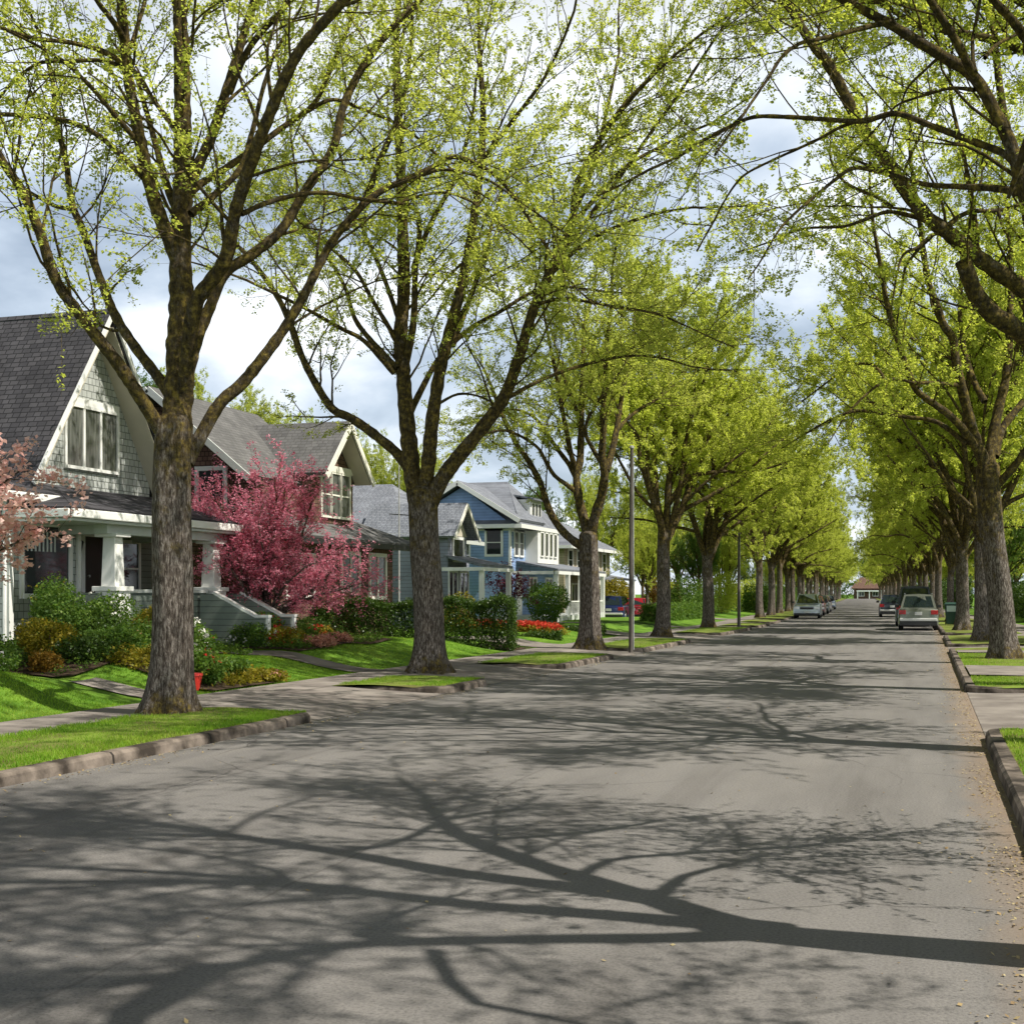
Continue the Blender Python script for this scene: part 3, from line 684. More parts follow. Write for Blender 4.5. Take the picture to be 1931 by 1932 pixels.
def ztree(xr, y):            # depth along the view axis of a ground point
    return -S_*xr + C_*y
def traced(tree, Z0, spec, rk=1.0):
    """spec: (points px, r0 px, r1 px, depth drift m, extension m); a branch starts at the depth of the limb it leaves"""
    done = np.zeros((0, 3))
    for (pts, r0, r1, dz, ext) in spec:
        n = len(pts); k = rk/F_PX
        L = np.concatenate([[0], np.cumsum([math.dist(pts[i], pts[i+1]) for i in range(n-1)])]); L /= L[-1]
        Zs = Z0
        if len(done):
            q = np.hypot(done[:, 0]-pts[0][0], done[:, 1]-pts[0][1]); i = int(np.argmin(q))
            if q[i] < 14: Zs = done[i, 2]
        UV = catmull(np.array([(u, v, Zs + dz*L[i]**0.85) for i, (u, v) in enumerate(pts)]), 9.0)
        done = np.vstack([done, UV])
        P = np.array([pw(u, v, z) for u, v, z in UV]); t = np.linspace(0, 1, len(P))
        R = (r0 + (r1-r0)*t**0.8)*k*UV[:, 2]
        tree.limb(P, R, sides=10, start=0.2, step=0.5, ext=ext)
def z1(*p): return [(a*0.4, b*0.4) for a, b in p]
def z2(*p): return [(a*0.4+463.4, b*0.4+231.7) for a, b in p]
def z3(*p): return [(a*0.32+1313, b*0.32) for a, b in p]
def z4(*p): return [(a*0.24+1467.5, b*0.24+386.2) for a, b in p]
def z6(*p): return [(a*0.16+965.5, b*0.16+772.4) for a, b in p]
MAPLES_L = 'maples along the left kerb'; MAPLES_R = 'maples along the right kerb'

# --- left tree 1
B1 = np.array([-9.62, 14.93, 0.1]); Z1 = ztree(B1[0], B1[1])
t1 = Tree(101, 0.047, 10, 1.25)
t1.trunk(B1, pw(334, 800, Z1), 0.272, 0.245, 0.85)
L1 = [
 (z1((828, 2080), (838, 1900), (845, 1700), (855, 1400), (850, 1150), (862, 900), (862, 600), (858, 300), (848, 60), (835, -120)), 36, 15, 0.6, 4.5),
 (z1((800, 2100), (700, 1935), (560, 1720), (420, 1540), (270, 1330), (190, 1100), (110, 910), (0, 740), (-70, 600), (-110, 420)), 18, 9, -1.6, 2.5),
 (z1((850, 1960), (760, 1800), (640, 1640), (540, 1480), (460, 1280), (390, 1080), (340, 960), (310, 750), (262, 560), (255, 420), (230, 300)), 15, 5, 1.5, 1.5),
 (z1((345, 985), (270, 975), (200, 940), (120, 890), (40, 800)), 6, 3, 0.8, 1.0),
 (z1((850, 1260), (800, 1130), (740, 980), (690, 800), (640, 550), (600, 330), (590, 180), (570, 0), (555, -120)), 19, 10, -1.0, 3.5),
 (z1((660, 680), (540, 540), (420, 400), (300, 290), (150, 200), (0, 130)), 7, 3, -1.2, 1.5),
 (z1((680, 840), (560, 720), (450, 630), (330, 575), (180, 550), (0, 540), (-100, 560)), 8, 5, 1.4, 1.2),
 (z1((600, 320), (480, 285), (330, 290), (180, 300), (60, 390), (0, 460)), 6, 3, 0.6, 1.0),
 (z1((590, 300), (480, 240), (330, 200), (160, 180), (0, 130)), 7, 4, -0.8, 1.5),
 (z1((595, 200), (540, 110), (470, 20), (400, -80)), 8, 5, -0.9, 2.0),
 (z1((620, 220), (650, 120), (680, 20), (700, -80)), 6, 4, 0.5, 1.5),
 (z1((840, 1010), (790, 880), (740, 700), (690, 520), (650, 380)), 11, 5, 1.3, 1.5),
 (z1((855, 640), (760, 520), (690, 420), (630, 330)), 8, 4, 0.9, 0.8),
 (z1((870, 950), (930, 790), (1000, 640), (1060, 450), (1120, 260), (1180, 60), (1215, -60)), 15, 8, 0.9, 3.0),
 (z1((1080, 440), (1180, 220), (1330, 50), (1420, -60)), 9, 6, -0.7, 2.5),
 (z1((870, 960), (930, 880), (1040, 810), (1200, 700), (1320, 610), (1480, 490), (1550, 340), (1630, 160), (1680, 40)), 10, 4, 1.6, 2.0),
 (z1((1440, 530), (1570, 470), (1720, 520), (1900, 600), (2050, 720)), 5, 3, 1.0, 1.2),
 (z1((870, 1900), (890, 1650), (930, 1420), (1060, 1230), (1110, 1000), (1180, 780), (1240, 620), (1330, 400), (1420, 230), (1550, 80), (1640, -20)), 21, 12, -1.8, 4.0),
 (z1((880, 1800), (930, 1600), (990, 1450), (1060, 1290), (1190, 1200), (1330, 1080), (1440, 900), (1570, 700), (1620, 500), (1720, 300), (1860, 120), (1960, 20)), 16, 8, 1.5, 3.5),
 (z1((880, 2180), (945, 2060), (1040, 1900), (1150, 1800), (1320, 1580), (1430, 1400), (1560, 1150), (1700, 980), (1800, 900), (1931, 840)) + z2((880, 210), (970, 160), (1090, 195), (1200, 270), (1300, 400), (1400, 560)), 18, 3.5, 1.2, 1.2),
 (z1((1140, 1010), (1250, 960), (1400, 920), (1550, 910), (1700, 940), (1900, 960)) + z2((700, 385), (800, 350), (940, 330), (1060, 370), (1150, 440)), 6.5, 2.5, 1.8, 0.8),
 (z1((1850, 880), (1960, 840), (2100, 800), (2300, 850), (2450, 950)), 5, 2.5, -1.0, 1.0),
 (z1((900, 1010), (1000, 930), (1130, 800), (1190, 620), (1240, 420), (1290, 260)), 10, 4, 1.2, 2.0),
 (z1((1060, 1240), (1000, 1190), (920, 1150)), 4, 2, -0.5, 0.6),
]
traced(t1, Z1, L1, 0.8)
t1.finish('street_tree', B1, 'nearest maple of the left row, thick mossy trunk in front of the pale shingled house', MAPLES_L, 'leaf_near')

# --- left tree 2
B2 = np.array([-9.68, 24.55, 0.1]); Z2 = ztree(B2[0], B2[1])
t2 = Tree(102, 0.049, 11, 1.35)
t2.trunk(B2, pw(802, 930, Z2), 0.30, 0.30, 0.95)
L2 = [
 (z2((830, 1860), (790, 1680), (760, 1400), (740, 1150), (730, 1000), (745, 800), (740, 500), (730, 200), (720, 0), (715, -200)), 22, 9, 0.8, 4.0),
 (z2((830, 1760), (740, 1590), (620, 1480), (500, 1395), (410, 1350), (330, 1230), (260, 1090), (215, 960), (150, 820), (30, 650), (-60, 560)), 14, 4.5, 1.5, 1.5),
 (z2((700, 1180), (560, 1030), (450, 970), (290, 880), (190, 830), (0, 740)), 6.5, 3, -1.5, 1.5),
 (z2((715, 1160), (530, 950), (470, 780), (390, 640), (300, 540), (240, 450)), 7, 3, 1.4, 1.5),
 (z2((715, 1030), (600, 840), (520, 700), (400, 590), (260, 470)), 6, 3, -1.0, 1.2),
 (z2((720, 920), (640, 700), (560, 520), (520, 380), (470, 240)), 6, 3, 1.0, 2.0),
 (z2((750, 1150), (790, 950), (800, 700), (820, 500), (800, 410), (700, 380), (620, 370)), 10, 4, -0.7, 1.0),
 (z2((790, 690), (860, 500), (940, 350), (1010, 200), (1050, 50)), 7, 4, -0.8, 2.5),
 (z2((840, 1780), (862, 1600), (880, 1400), (920, 1150), (970, 950), (1020, 750), (1060, 550), (1090, 350), (1110, 180), (1120, 0)), 18, 7, -1.2, 3.5),
 (z2((762, 1400), (825, 1265), (920, 1100), (1060, 970), (1200, 890), (1330, 810), (1450, 770), (1560, 780)), 8, 3, 1.2, 1.5),
 (z2((975, 1050), (1050, 850), (1120, 650), (1160, 480), (1210, 320)), 7, 3, 1.5, 2.0),
 (z2((860, 1820), (920, 1690), (1000, 1580), (1130, 1420), (1220, 1290), (1290, 1100), (1350, 900), (1400, 780), (1480, 600), (1540, 470), (1560, 300), (1640, 130), (1720, 0)), 19, 6, -1.6, 2.5),
 (z2((1420, 730), (1560, 600), (1700, 510), (1931, 430), (2100, 400)), 6, 2.5, -1.2, 1.2),
 (z2((1545, 470), (1680, 320), (1800, 200), (1960, 110), (2100, 40)), 6, 3, 0.8, 1.5),
 (z2((1230, 1300), (1400, 1210), (1600, 1140), (1800, 1100), (1960, 1110), (2100, 1150)), 5, 2, 1.5, 1.0),
 (z2((1360, 860), (1500, 830), (1700, 860), (1930, 900), (2080, 960)), 4.5, 2, -1.5, 1.0),
 (z2((1080, 610), (960, 720), (870, 830)), 3.5, 2, 1.0, 0.6),
 (z2((900, 1330), (1000, 1280), (1100, 1290), (1180, 1330)), 3.5, 2, 1.5, 0.6),
 (z2((560, 380), (640, 160), (720, -20), (760, -200)), 9, 5, -1.0, 3.0),
 (z2((1400, 780), (1560, 520), (1760, 260), (1900, 60), (2050, -150), (2200, -380)), 6, 3, -2.0, 2.0),
 (z2((1110, 180), (1250, 0), (1400, -200), (1500, -400)), 6, 3, -1.5, 2.5),
 (z2((1545, 430), (1640, 200), (1700, -50), (1760, -330)), 7, 3, 1.5, 2.5),
 (z2((1700, 30), (1850, -150), (2000, -300), (2150, -420)), 5, 3, -1.0, 2.0),
]
traced(t2, Z2, L2, 0.85)
t2.finish('street_tree', B2, 'second maple of the left row, standing in front of the dark hedge', MAPLES_L, 'leaf_near')

# --- left tree 3
B3 = np.array([-9.36, 36.5, 0.1]); Z3 = ztree(B3[0], B3[1])
t3 = Tree(103, 0.056, 15, 1.35)
t3.trunk(B3, pw(1112, 1010, Z3), 0.31, 0.27, 0.8)
L3 = [
 (z6((860, 1640), (740, 1560), (600, 1440), (480, 1270), (400, 1080), (330, 860), (190, 600), (70, 440), (0, 300), (-90, 120), (-180, -100)), 9, 4, 0.8, 1.5),
 (z6((900, 1480), (860, 1340), (800, 1120), (770, 940), (760, 780), (800, 620), (810, 400), (815, 150), (820, -100), (830, -400), (840, -800)), 11, 4, 1.2, 4.0),
 (z6((740, 960), (620, 870), (500, 780), (400, 620), (320, 470), (180, 360), (0, 270), (-150, 250), (-330, 290)), 5, 2, -1.2, 0.8),
 (z6((750, 800), (680, 660), (560, 500), (420, 300), (300, 130), (150, 30), (0, 0), (-160, 30)), 5.5, 2, 1.4, 0.8),
 (z6((740, 700), (690, 500), (640, 250), (590, 0), (540, -300), (480, -600), (420, -900)), 6, 3, -1.6, 2.5),
 (z6((930, 1460), (980, 1250), (1060, 1000), (1090, 750), (1060, 550), (1075, 250), (1080, 0), (1100, -400), (1120, -800)), 11, 4, -1.3, 4.0),
 (z6((1110, 720), (1160, 560), (1200, 400), (1240, 200), (1270, 0), (1320, -300), (1400, -600)), 8, 3, 1.2, 3.0),
 (z6((1230, 260), (1340, 130), (1500, 0), (1680, -100), (1850, -230)), 4.5, 2, 0.9, 1.5),
 (z6((1030, 600), (960, 480), (870, 300), (890, 120), (960, 0), (1050, -150)), 5, 2.5, -0.9, 1.5),
 (z6((820, 250), (740, -50), (640, -300), (560, -560)), 5, 2.5, 1.3, 2.5),
]
traced(t3, Z3, L3, 0.95)
t3.finish('street_tree', B3, 'third maple of the left row, forking just left of the grey pole', MAPLES_L, 'leaf_near')

# --- procedural maples (vase-shaped), used further along the street
def make_variant(seed, fork, H, spread, nl, leafmat, leaf=0.078, leaves=19, bias=(0, 0), r0=0.32, dens=1.0):
    t = Tree(seed, leaf, leaves, dens, near=False); r = t.r
    base = np.array([0., 0, 0]); top = np.array([r.uniform(-.1, .1), r.uniform(-.1, .1), fork])
    t.trunk(base, top, r0, r0*0.85, 0.8)
    for k in range(nl):
        az = 2*np.pi*(k + r.uniform(-0.25, 0.25))/nl; tilt = r.uniform(0.35, 0.75) if k % 3 else r.uniform(0.08, 0.3)
        d = np.array([math.cos(az)*math.sin(tilt)+bias[0], math.sin(az)*math.sin(tilt)+bias[1], math.cos(tilt)])
        L = (H-fork)*r.uniform(0.8, 1.05)
        p0 = top - np.array([0, 0, r.uniform(0.1, 0.9)])
        P = t.path(p0, d, L, int(L/0.5), 0.055, 0.10)
        rb = r0*r.uniform(0.42, 0.6); R = np.linspace(rb, 0.035, len(P))
        t.limb(P, R, sides=7, start=0.22, step=0.6, blen=(1.1, 2.9))
        for f in (0.2, 0.36, 0.55, 0.72):
            i = int(f*(len(P)-1)); T = P[i+1]-P[i]; T /= np.linalg.norm(T)
            dd = t.side(T, r.uniform(0.4, 0.85)); out = P[i]-top; out[2] = 0; out /= (np.linalg.norm(out)+1e-6); dd = dd + out*0.45*spread
            l2 = L*(1-f)*r.uniform(0.7, 0.95)+1.2; Q = t.path(P[i], dd, l2, max(4, int(l2/0.45)), 0.03, 0.14, 0.05)
            t.limb(Q, np.linspace(R[i]*0.6, 0.02, len(Q)), sides=6, start=0.12, step=0.55, blen=(0.9, 2.4))
    return t
def copy_tree(root, loc, rz, sc, label, group, leafmat=None):
    c = root.copy(); COL.objects.link(c); c.location = loc; c.rotation_euler = (0, 0, rz); c.scale = (sc*0.76, sc*0.76, sc)
    c['label'] = label; c['group'] = group
    for ch in root.children:
        k = ch.copy(); COL.objects.link(k); k.parent = c
        if leafmat and ch.name.startswith('crown'):
            k.material_slots[0].link = 'OBJECT'; k.material_slots[0].material = M[leafmat]
    return c
ordw = ['first', 'second', 'third', 'fourth', 'fifth', 'sixth', 'seventh', 'eighth', 'ninth', 'tenth', 'eleventh', 'twelfth']
left_pos = [(-9.45, 48.1), (-9.58, 59.8), (-9.6, 86.2), (-9.5, 96), (-9.6, 106.5), (-9.5, 117), (-9.6, 128), (-9.5, 139), (-9.6, 150), (-9.5, 161), (-9.6, 173), (-9.5, 185),
            (-9.6, 198), (-9.5, 211), (-9.6, 225), (-9.5, 240), (-9.6, 257), (-9.5, 275), (-9.6, 295), (-9.5, 317), (-9.6, 341), (-9.5, 368), (-9.6, 398)]
var = []
vspec = [(201, 3.9, 13.6, 1.0, 7, 'leaf_gold'), (202, 3.4, 13.2, 1.1, 8, 'leaf_gold'), (203, 4.0, 14.2, 0.9, 7, 'leaf_green'), (204, 3.6, 13.8, 1.1, 8, 'leaf_green')]
left_lab = ['fourth maple of the left row, the first beyond the grey pole', 'fifth maple of the left row, pale trunk just before the far pole',
            'sixth maple of the left row, the first beyond the far pole', 'seventh maple of the left row, just behind the parked silver car']
LR = random.Random(9)
for i, (xr, y) in enumerate(left_pos):
    lab = left_lab[i] if i < 4 else 'golden green maple in the far left row, beyond the parked silver car'
    loc = (bx(xr, y), y, 0.10)
    if i < 2:
        s = vspec[i]; t = make_variant(s[0], s[1], s[2], s[3], s[4], s[5]); root = t.finish('street_tree', (0, 0, 0), lab, MAPLES_L, s[5]); root.location = loc; root.scale = (0.85, 0.85, 1.0); var.append(root)
    else: copy_tree(var[i % 2], loc, LR.uniform(0, 6.28), LR.uniform(0.95, 1.1), lab, MAPLES_L)

# --- right row
SHX = 1.7
# nearest right tree: its limbs follow the shadow they throw on the road
BS = np.array([1.72, 6.40, 0.1])
def from_shadow(u, v, off):
    Z = CAM_H*F_PX/(v-V0); q = (u-U0)/F_PX
    g = np.array([Z*(C_*q - S_), Z*(S_*q + C_), 0.0])
    n = np.array([SUN_H[0], SUN_H[1], 0])
    d = np.dot(BS - g, n) - off                    # distance back along the sun's azimuth to the limb
    return g + SUN_V*(d/math.cos(SUN_EL))
def z5(*p): return [(a, b+1313) for a, b in p]
ts = Tree(301, 0.036, 4.5, 3.4); ts.clear = True
ftop = from_shadow(1400, 1754, 0)
ts.trunk(BS, ftop, 0.25, 0.17, 0.9)
SH = [
 (z5((1480, 441), (1390, 430), (1240, 386), (1090, 342), (960, 300), (860, 258), (815, 215), (800, 190)), .135, .05, 0.8, 1.5),
 (z5((1300, 408), (1240, 386), (1070, 360), (870, 335), (640, 295), (430, 262), (300, 242), (120, 222), (0, 205)), .12, .045, 1.5, 2),
 (z5((440, 263), (200, 262), (0, 258)), .06, .04, 0.3, 1.5),
 (z5((1460, 441), (1390, 438), (1290, 426), (1100, 410), (900, 395), (700, 372), (560, 356), (300, 350), (0, 352)), .12, .05, -0.8, 2),
 (z5((620, 362), (480, 345), (250, 330), (0, 318)), .06, .04, 0.7, 1.5),
 (z5((1440, 448), (1390, 452), (1250, 457), (1100, 458), (850, 462), (660, 470), (530, 490), (400, 520), (200, 545), (0, 556)), .10, .05, -1.8, 2),
 (z5((815, 478), (850, 540), (900, 580), (1000, 600)), .045, .025, -0.6, 1.2),
 (z5((1240, 380), (1290, 340), (1380, 318)), .05, .025, 0.6, 0.8),
 (z5((1090, 345), (1150, 310), (1300, 297), (1500, 285)), .045, .025, 0.9, 1.2),
 (z5((865, 262), (960, 268), (1100, 258), (1220, 240)), .05, .025, 1.2, 1.2),
 (z5((650, 295), (760, 272), (830, 238), (900, 222), (1000, 212)), .05, .03, 1.5, 1.0),
 (z5((400, 515), (300, 570), (245, 600), (225, 640), (200, 720)), .10, .05, 0.5, 2),
 (z5((430, 258), (490, 222), (560, 200)), .035, .02, 0.4, 0.8),
 (z5((670, 452), (740, 418), (830, 385)), .035, .02, 0.8, 0.8),
 (z5((560, 356), (520, 330), (420, 305), (250, 285)), .035, .02, 0.8, 1.0),
]
for (pts, r0, r1, off, ext) in SH:
    n = len(pts); L = np.linspace(0, 1, n)
    P = np.array([from_shadow(u, v, off*L[i]) for i, (u, v) in enumerate(pts)]); Q = catmull(P, 0.28)
    ts.limb(Q, np.linspace(r0, r1, len(Q)), sides=9, start=0.3, step=0.5, blen=(0.9, 2.3), ext=ext)
ts.finish('street_tree', BS, 'maple beside the camera whose branching shadow crosses the near road', MAPLES_R, 'leaf_green')

# tree at 14.7: limb R-B hanging in from the right edge
B14 = np.array([1.85, 14.75, 0.1]); Z14 = ztree(B14[0], B14[1])
t14 = Tree(302, 0.044, 9, 0.95)
t14.trunk(B14, pw(2128, 640, Z14), 0.31, 0.24, 0.9)
L14 = [
 ([(2128, 700), (2060, 560), (1990, 430)] + z3((1931, 1110), (1870, 900), (1780, 700), (1640, 460), (1480, 350), (1300, 240), (1100, 120), (870, 0), (700, -120)), 20, 7, 0.6, 3.0),
 (z3((1680, 520), (1600, 380), (1540, 260), (1440, 100), (1360, -30), (1280, -200)), 9, 6, -0.6, 3.0),
 (z3((1880, 960), (1800, 900), (1620, 830), (1380, 740), (1180, 670), (1010, 710), (920, 715), (700, 700), (540, 690), (340, 690), (190, 750), (0, 850), (-120, 930)), 7.5, 3, 1.2, 1.0),
 (z3((1000, 700), (850, 750), (700, 830), (480, 930), (300, 1020), (220, 1100), (150, 1210)), 3.5, 1.8, 0.9, 0.6),
 (z3((1931, 1140), (1850, 1125), (1750, 1110), (1550, 1100), (1370, 1090), (1240, 1060)), 8, 4, 1.5, 1.2),
 (z3((1110, 135), (1000, 160), (850, 200), (700, 235), (600, 260), (500, 340), (430, 450), (340, 580)), 5.5, 2.5, -1.1, 1.0),
 (z3((1420, 345), (1350, 410), (1250, 510), (1210, 600)), 3.2, 1.8, 0.5, 0.8),
 (z3((1640, 530), (1500, 520), (1350, 560), (1200, 610), (1150, 650)), 4, 2, 1.0, 0.8),
 (z3((2100, 520), (1960, 260), (1860, 120), (1760, 10), (1650, -150)), 11, 7, -0.8, 3.0),
 (z3((1700, 340), (1760, 270), (1850, 220), (1960, 170)), 4, 2.5, 0.5, 1.0),
 ([(2128, 660), (2140, 450), (2150, 200), (2160, -100), (2150, -400)], 24, 12, 1.0, 4.0),
 ([(2128, 700), (2060, 560), (2010, 300), (1990, 50), (1950, -250)], 14, 8, -1.5, 4.0),
 ([(2128, 690), (2230, 500), (2330, 250), (2400, -50)], 15, 8, 0.6, 4.0),
]
traced(t14, Z14, L14, 1.0)
def upper_crown(t, pts, dirs, L, r0):
    for p, d in zip(pts, dirs):
        P = t.path(p, d, L*t.r.uniform(0.85, 1.1), 14, 0.02, 0.12); t.limb(P, np.linspace(r0, 0.02, len(P)), sides=7, start=0.1, step=0.4, blen=(1.0, 2.6))
t14.dens = 1.5
upper_crown(t14, [pw(2150, -320, Z14), pw(2150, -400, Z14), pw(2150, -430, Z14)], [(-0.6, -0.5, 0.9), (-0.3, 0.3, 1.2), (0.7, 0.3, 0.9)], 5.0, 0.06)
upper_crown(t14, [pw(2140, 520, Z14), pw(2140, 470, Z14), pw(2142, 420, Z14), pw(2140, 560, Z14), pw(2144, 380, Z14), pw(2146, 300, Z14)],
            [(0.25, 1, 0.6), (0.3, -1, 0.9), (0.8, 0.6, 0.55), (0.1, 1, 0.3), (0.7, -0.5, 0.8), (0.1, 0.8, 0.9)], 5.5, 0.06)
t14.finish('street_tree', B14, 'maple just outside the right edge whose limbs reach in across the top right corner', MAPLES_R, 'leaf_green')

# tree at 23.6: the two thick limbs at the right edge
B23 = np.array([2.45, 23.9, 0.1]); Z23 = ztree(B23[0], B23[1])
t23 = Tree(303, 0.050, 12, 1.0)
t23.trunk(B23, pw(2005, 800, Z23), 0.32, 0.27, 0.9)
L23 = [
 ([(1992, 840), (1975, 740)] + z4((2010, 1130), (1931, 1030), (1800, 930), (1680, 860), (1560, 720), (1500, 580), (1450, 440)) , 24, 15, -1.2, 0.0),
 ([(1990, 780), (1960, 640)] + z3((1931, 1725), (1800, 1620), (1620, 1490), (1480, 1370), (1370, 1290), (1250, 1150), (1140, 980), (1030, 830), (950, 720), (890, 590), (790, 400), (650, 210), (560, 50), (520, -60)), 20, 8, -0.8, 2.5),
 (z3((1180, 1040), (1060, 1010), (930, 990), (830, 1050), (720, 1140), (600, 1240), (500, 1340), (440, 1430)), 5, 2, -0.9, 0.8),
 (z3((1380, 1310), (1250, 1270), (1120, 1250), (980, 1300), (870, 1335), (760, 1340), (620, 1350), (500, 1400)), 5, 2, 1.0, 0.8),
 (z3((1420, 1375), (1380, 1390), (1300, 1460), (1220, 1500), (1180, 1620), (1160, 1750)), 3.5, 1.8, -0.5, 0.5),
 (z3((1390, 1390), (1300, 1480), (1230, 1580), (1210, 1700), (1190, 1830)), 3.5, 1.8, 0.7, 0.5),
 (z3((1150, 1220), (1080, 1170), (980, 1130), (900, 1090), (850, 1050), (790, 940), (790, 830)), 4, 1.8, 0.8, 0.6),
 (z3((1480, 1330), (1560, 1270), (1640, 1245), (1780, 1240), (1931, 1200)), 5.5, 3, 0.8, 1.0),
 (z3((1780, 1240), (1800, 1330), (1845, 1430), (1770, 1560)), 3, 1.8, -0.4, 0.3),
 (z3((1650, 1490), (1640, 1300), (1600, 1050), (1560, 850), (1500, 600)), 6, 3, 1.3, 2.0),
 ([(1990, 800), (1998, 600), (2010, 350), (2020, 100), (2010, -100)], 22, 10, 1.5, 4.0),
 ([(1990, 820), (2060, 650), (2150, 480), (2250, 300), (2330, 100)], 17, 8, 0.8, 3.0),
 ([(1992, 790), (1960, 560), (1930, 380), (1890, 200), (1870, 20)], 12, 6, 2.5, 3.0),
]
traced(t23, Z23, L23, 1.0)
t23.dens = 1.8
upper_crown(t23, [pw(2016, 50, Z23), pw(2018, -20, Z23), pw(2018, -80, Z23), pw(2014, 120, Z23)], [(-1, 0.5, 0.75), (-1, -0.4, 0.6), (-0.7, 0.9, 0.7), (-1.0, 0.05, 0.55)], 7.0, 0.09)
upper_crown(t23, [pw(2004, 650, Z23), pw(2004, 600, Z23), pw(2006, 540, Z23), pw(2008, 480, Z23), pw(2010, 420, Z23), pw(2012, 350, Z23)],
            [(0.3, 1, 0.4), (0.2, -1, 0.45), (0.8, -0.6, 0.55), (0.5, 0.9, 0.7), (0.1, -1, 0.8), (0.1, -0.5, 1.1)], 6.5, 0.09)
t23.finish('street_tree', B23, 'maple at the right edge with two thick mossy limbs leaning into view', MAPLES_R, 'leaf_green')

# tree at 33: dark trunk right of the parked cars
B33 = np.array([1.82, 33.4, 0.1]); Z33 = ztree(B33[0], B33[1])
t33 = Tree(304, 0.056, 15, 1.35)
t33.trunk(B33, pw(1862, 880, Z33), 0.30, 0.27, 0.9)
L33 = [
 (z4((1640, 2150), (1600, 1980), (1540, 1830), (1480, 1600), (1430, 1400), (1390, 1200), (1370, 1050), (1300, 950), (1250, 800), (1190, 650), (1150, 450), (1120, 200)), 13, 5, -1.0, 3.0),
 (z4((1650, 2100), (1680, 1850), (1730, 1600), (1790, 1350), (1810, 1100), (1820, 850), (1830, 600), (1820, 300)), 12, 5, 1.0, 3.5),
 (z4((1600, 2000), (1480, 1800), (1350, 1660), (1200, 1550), (1080, 1450), (1000, 1250), (930, 1050), (870, 850), (820, 600), (780, 350)), 9, 4, -1.6, 3.0),
 (z4((1480, 1880), (1300, 1740), (1180, 1690), (1000, 1670), (800, 1640), (620, 1620), (480, 1660), (300, 1750)), 5.5, 2.5, 1.2, 1.0),
 (z4((1420, 1420), (1320, 1410), (1200, 1400), (1050, 1400), (950, 1370), (830, 1390), (680, 1500), (560, 1620)), 4.5, 2, -1.2, 1.0),
 (z4((1360, 1210), (1250, 1160), (1100, 1080), (960, 1000), (820, 920)), 4, 2, 1.0, 1.0),
 (z4((840, 1380), (760, 1270), (640, 1250), (500, 1310), (350, 1420)), 3.5, 1.8, 0.8, 0.8),
 (z4((1700, 1980), (1760, 1760), (1931, 1540), (2080, 1330), (2200, 1100)), 9, 5, 1.2, 3.0),
 (z4((1720, 2200), (1850, 2060), (2000, 1850), (2180, 1640)), 9, 5, -1.0, 3.0),
 (z4((1620, 1550), (1520, 1350), (1440, 1050), (1430, 800), (1440, 500)), 7, 4, 1.4, 3.0),
 (z4((1300, 960), (1210, 800), (1180, 640), (1050, 560)), 4, 2, 0.6, 1.5),
]
traced(t33, Z33, L33, 0.95)
t33.finish('street_tree', B33, 'nearest full trunk of the right row, on the grass right of the parked cars', MAPLES_R, 'leaf_green')
right_pos = [(1.78, 45.9), (1.55, 58.9), (1.8, 69), (1.9, 79), (1.8, 89), (1.9, 99), (1.8, 109), (1.9, 120), (1.8, 131), (1.9, 142), (1.8, 154), (1.9, 166), (1.8, 179), (1.9, 192), (1.8, 206),
             (1.9, 221), (1.8, 237), (1.9, 255), (1.8, 275), (1.9, 297), (1.8, 321), (1.9, 348), (1.8, 378), (1.9, 408)]
right_lab = ['second visible trunk of the right row, just left of the nearest one', 'third visible trunk of the right row, behind the green bin', 'fourth trunk of the right row, beside the tall dark van']
for i, (xr, y) in enumerate(right_pos):
    lab = right_lab[i] if i < 3 else 'green maple in the far right row, beyond the parked cars'
    loc = (bx(xr, y), y, 0.10)
    if i < 2:
        s = vspec[2+i]; t = make_variant(s[0], s[1], s[2], s[3], s[4], s[5]); root = t.finish('street_tree', (0, 0, 0), lab, MAPLES_R, s[5]); root.location = loc; root.scale = (0.85, 0.85, 1.0); var.append(root)
    else: copy_tree(var[2 + i % 2], loc, LR.uniform(0, 6.28), LR.uniform(0.88, 1.0), lab, MAPLES_R)

# --- trees in the yards behind
end_trees = [(-46, 470, 0.9), (-30, 475, 1.0), (-20, 480, 1.1), (-8, 478, 1.1), (2, 472, 1.0), (14, 470, 0.95), (28, 474, 1.0), (-62, 474, 1.0), (44, 470, 1.0)]
for i, (xr, y, sc) in enumerate(end_trees):
    copy_tree(var[i % 4], (xr, y, -0.1), LR.uniform(0, 6.28), sc, 'hazy tree in the line behind the reddish house at the end of the street', 'trees closing the street', 'leaf_mid')
for i, (xr, y, sc) in enumerate([(8.5, 126, 0.5), (9, 168, 0.6), (8.5, 190, 0.6), (9.5, 215, 0.7), (10, 245, 0.7), (9, 280, 0.7), (10, 320, 0.8), (9, 365, 0.8)]):
    copy_tree(var[2 + i % 2], (bx(xr, y), y, 0.1), LR.uniform(0, 6.28), sc, 'low far tree in the gaps between the right row trunks', 'low far trees beyond the right pavement', 'leaf_green')
for i, (xr, y, sc) in enumerate([(-15, 182, 0.5), (-16, 205, 0.55), (-15, 232, 0.6), (-16, 262, 0.65), (-15, 300, 0.7), (-16, 350, 0.8), (-16, 395, 0.8)]):
    copy_tree(var[i % 2], (bx(xr, y), y, 0.1), LR.uniform(0, 6.28), sc, 'low far tree in the gaps between the left row trunks', 'low far trees beyond the left pavement', 'leaf_green')
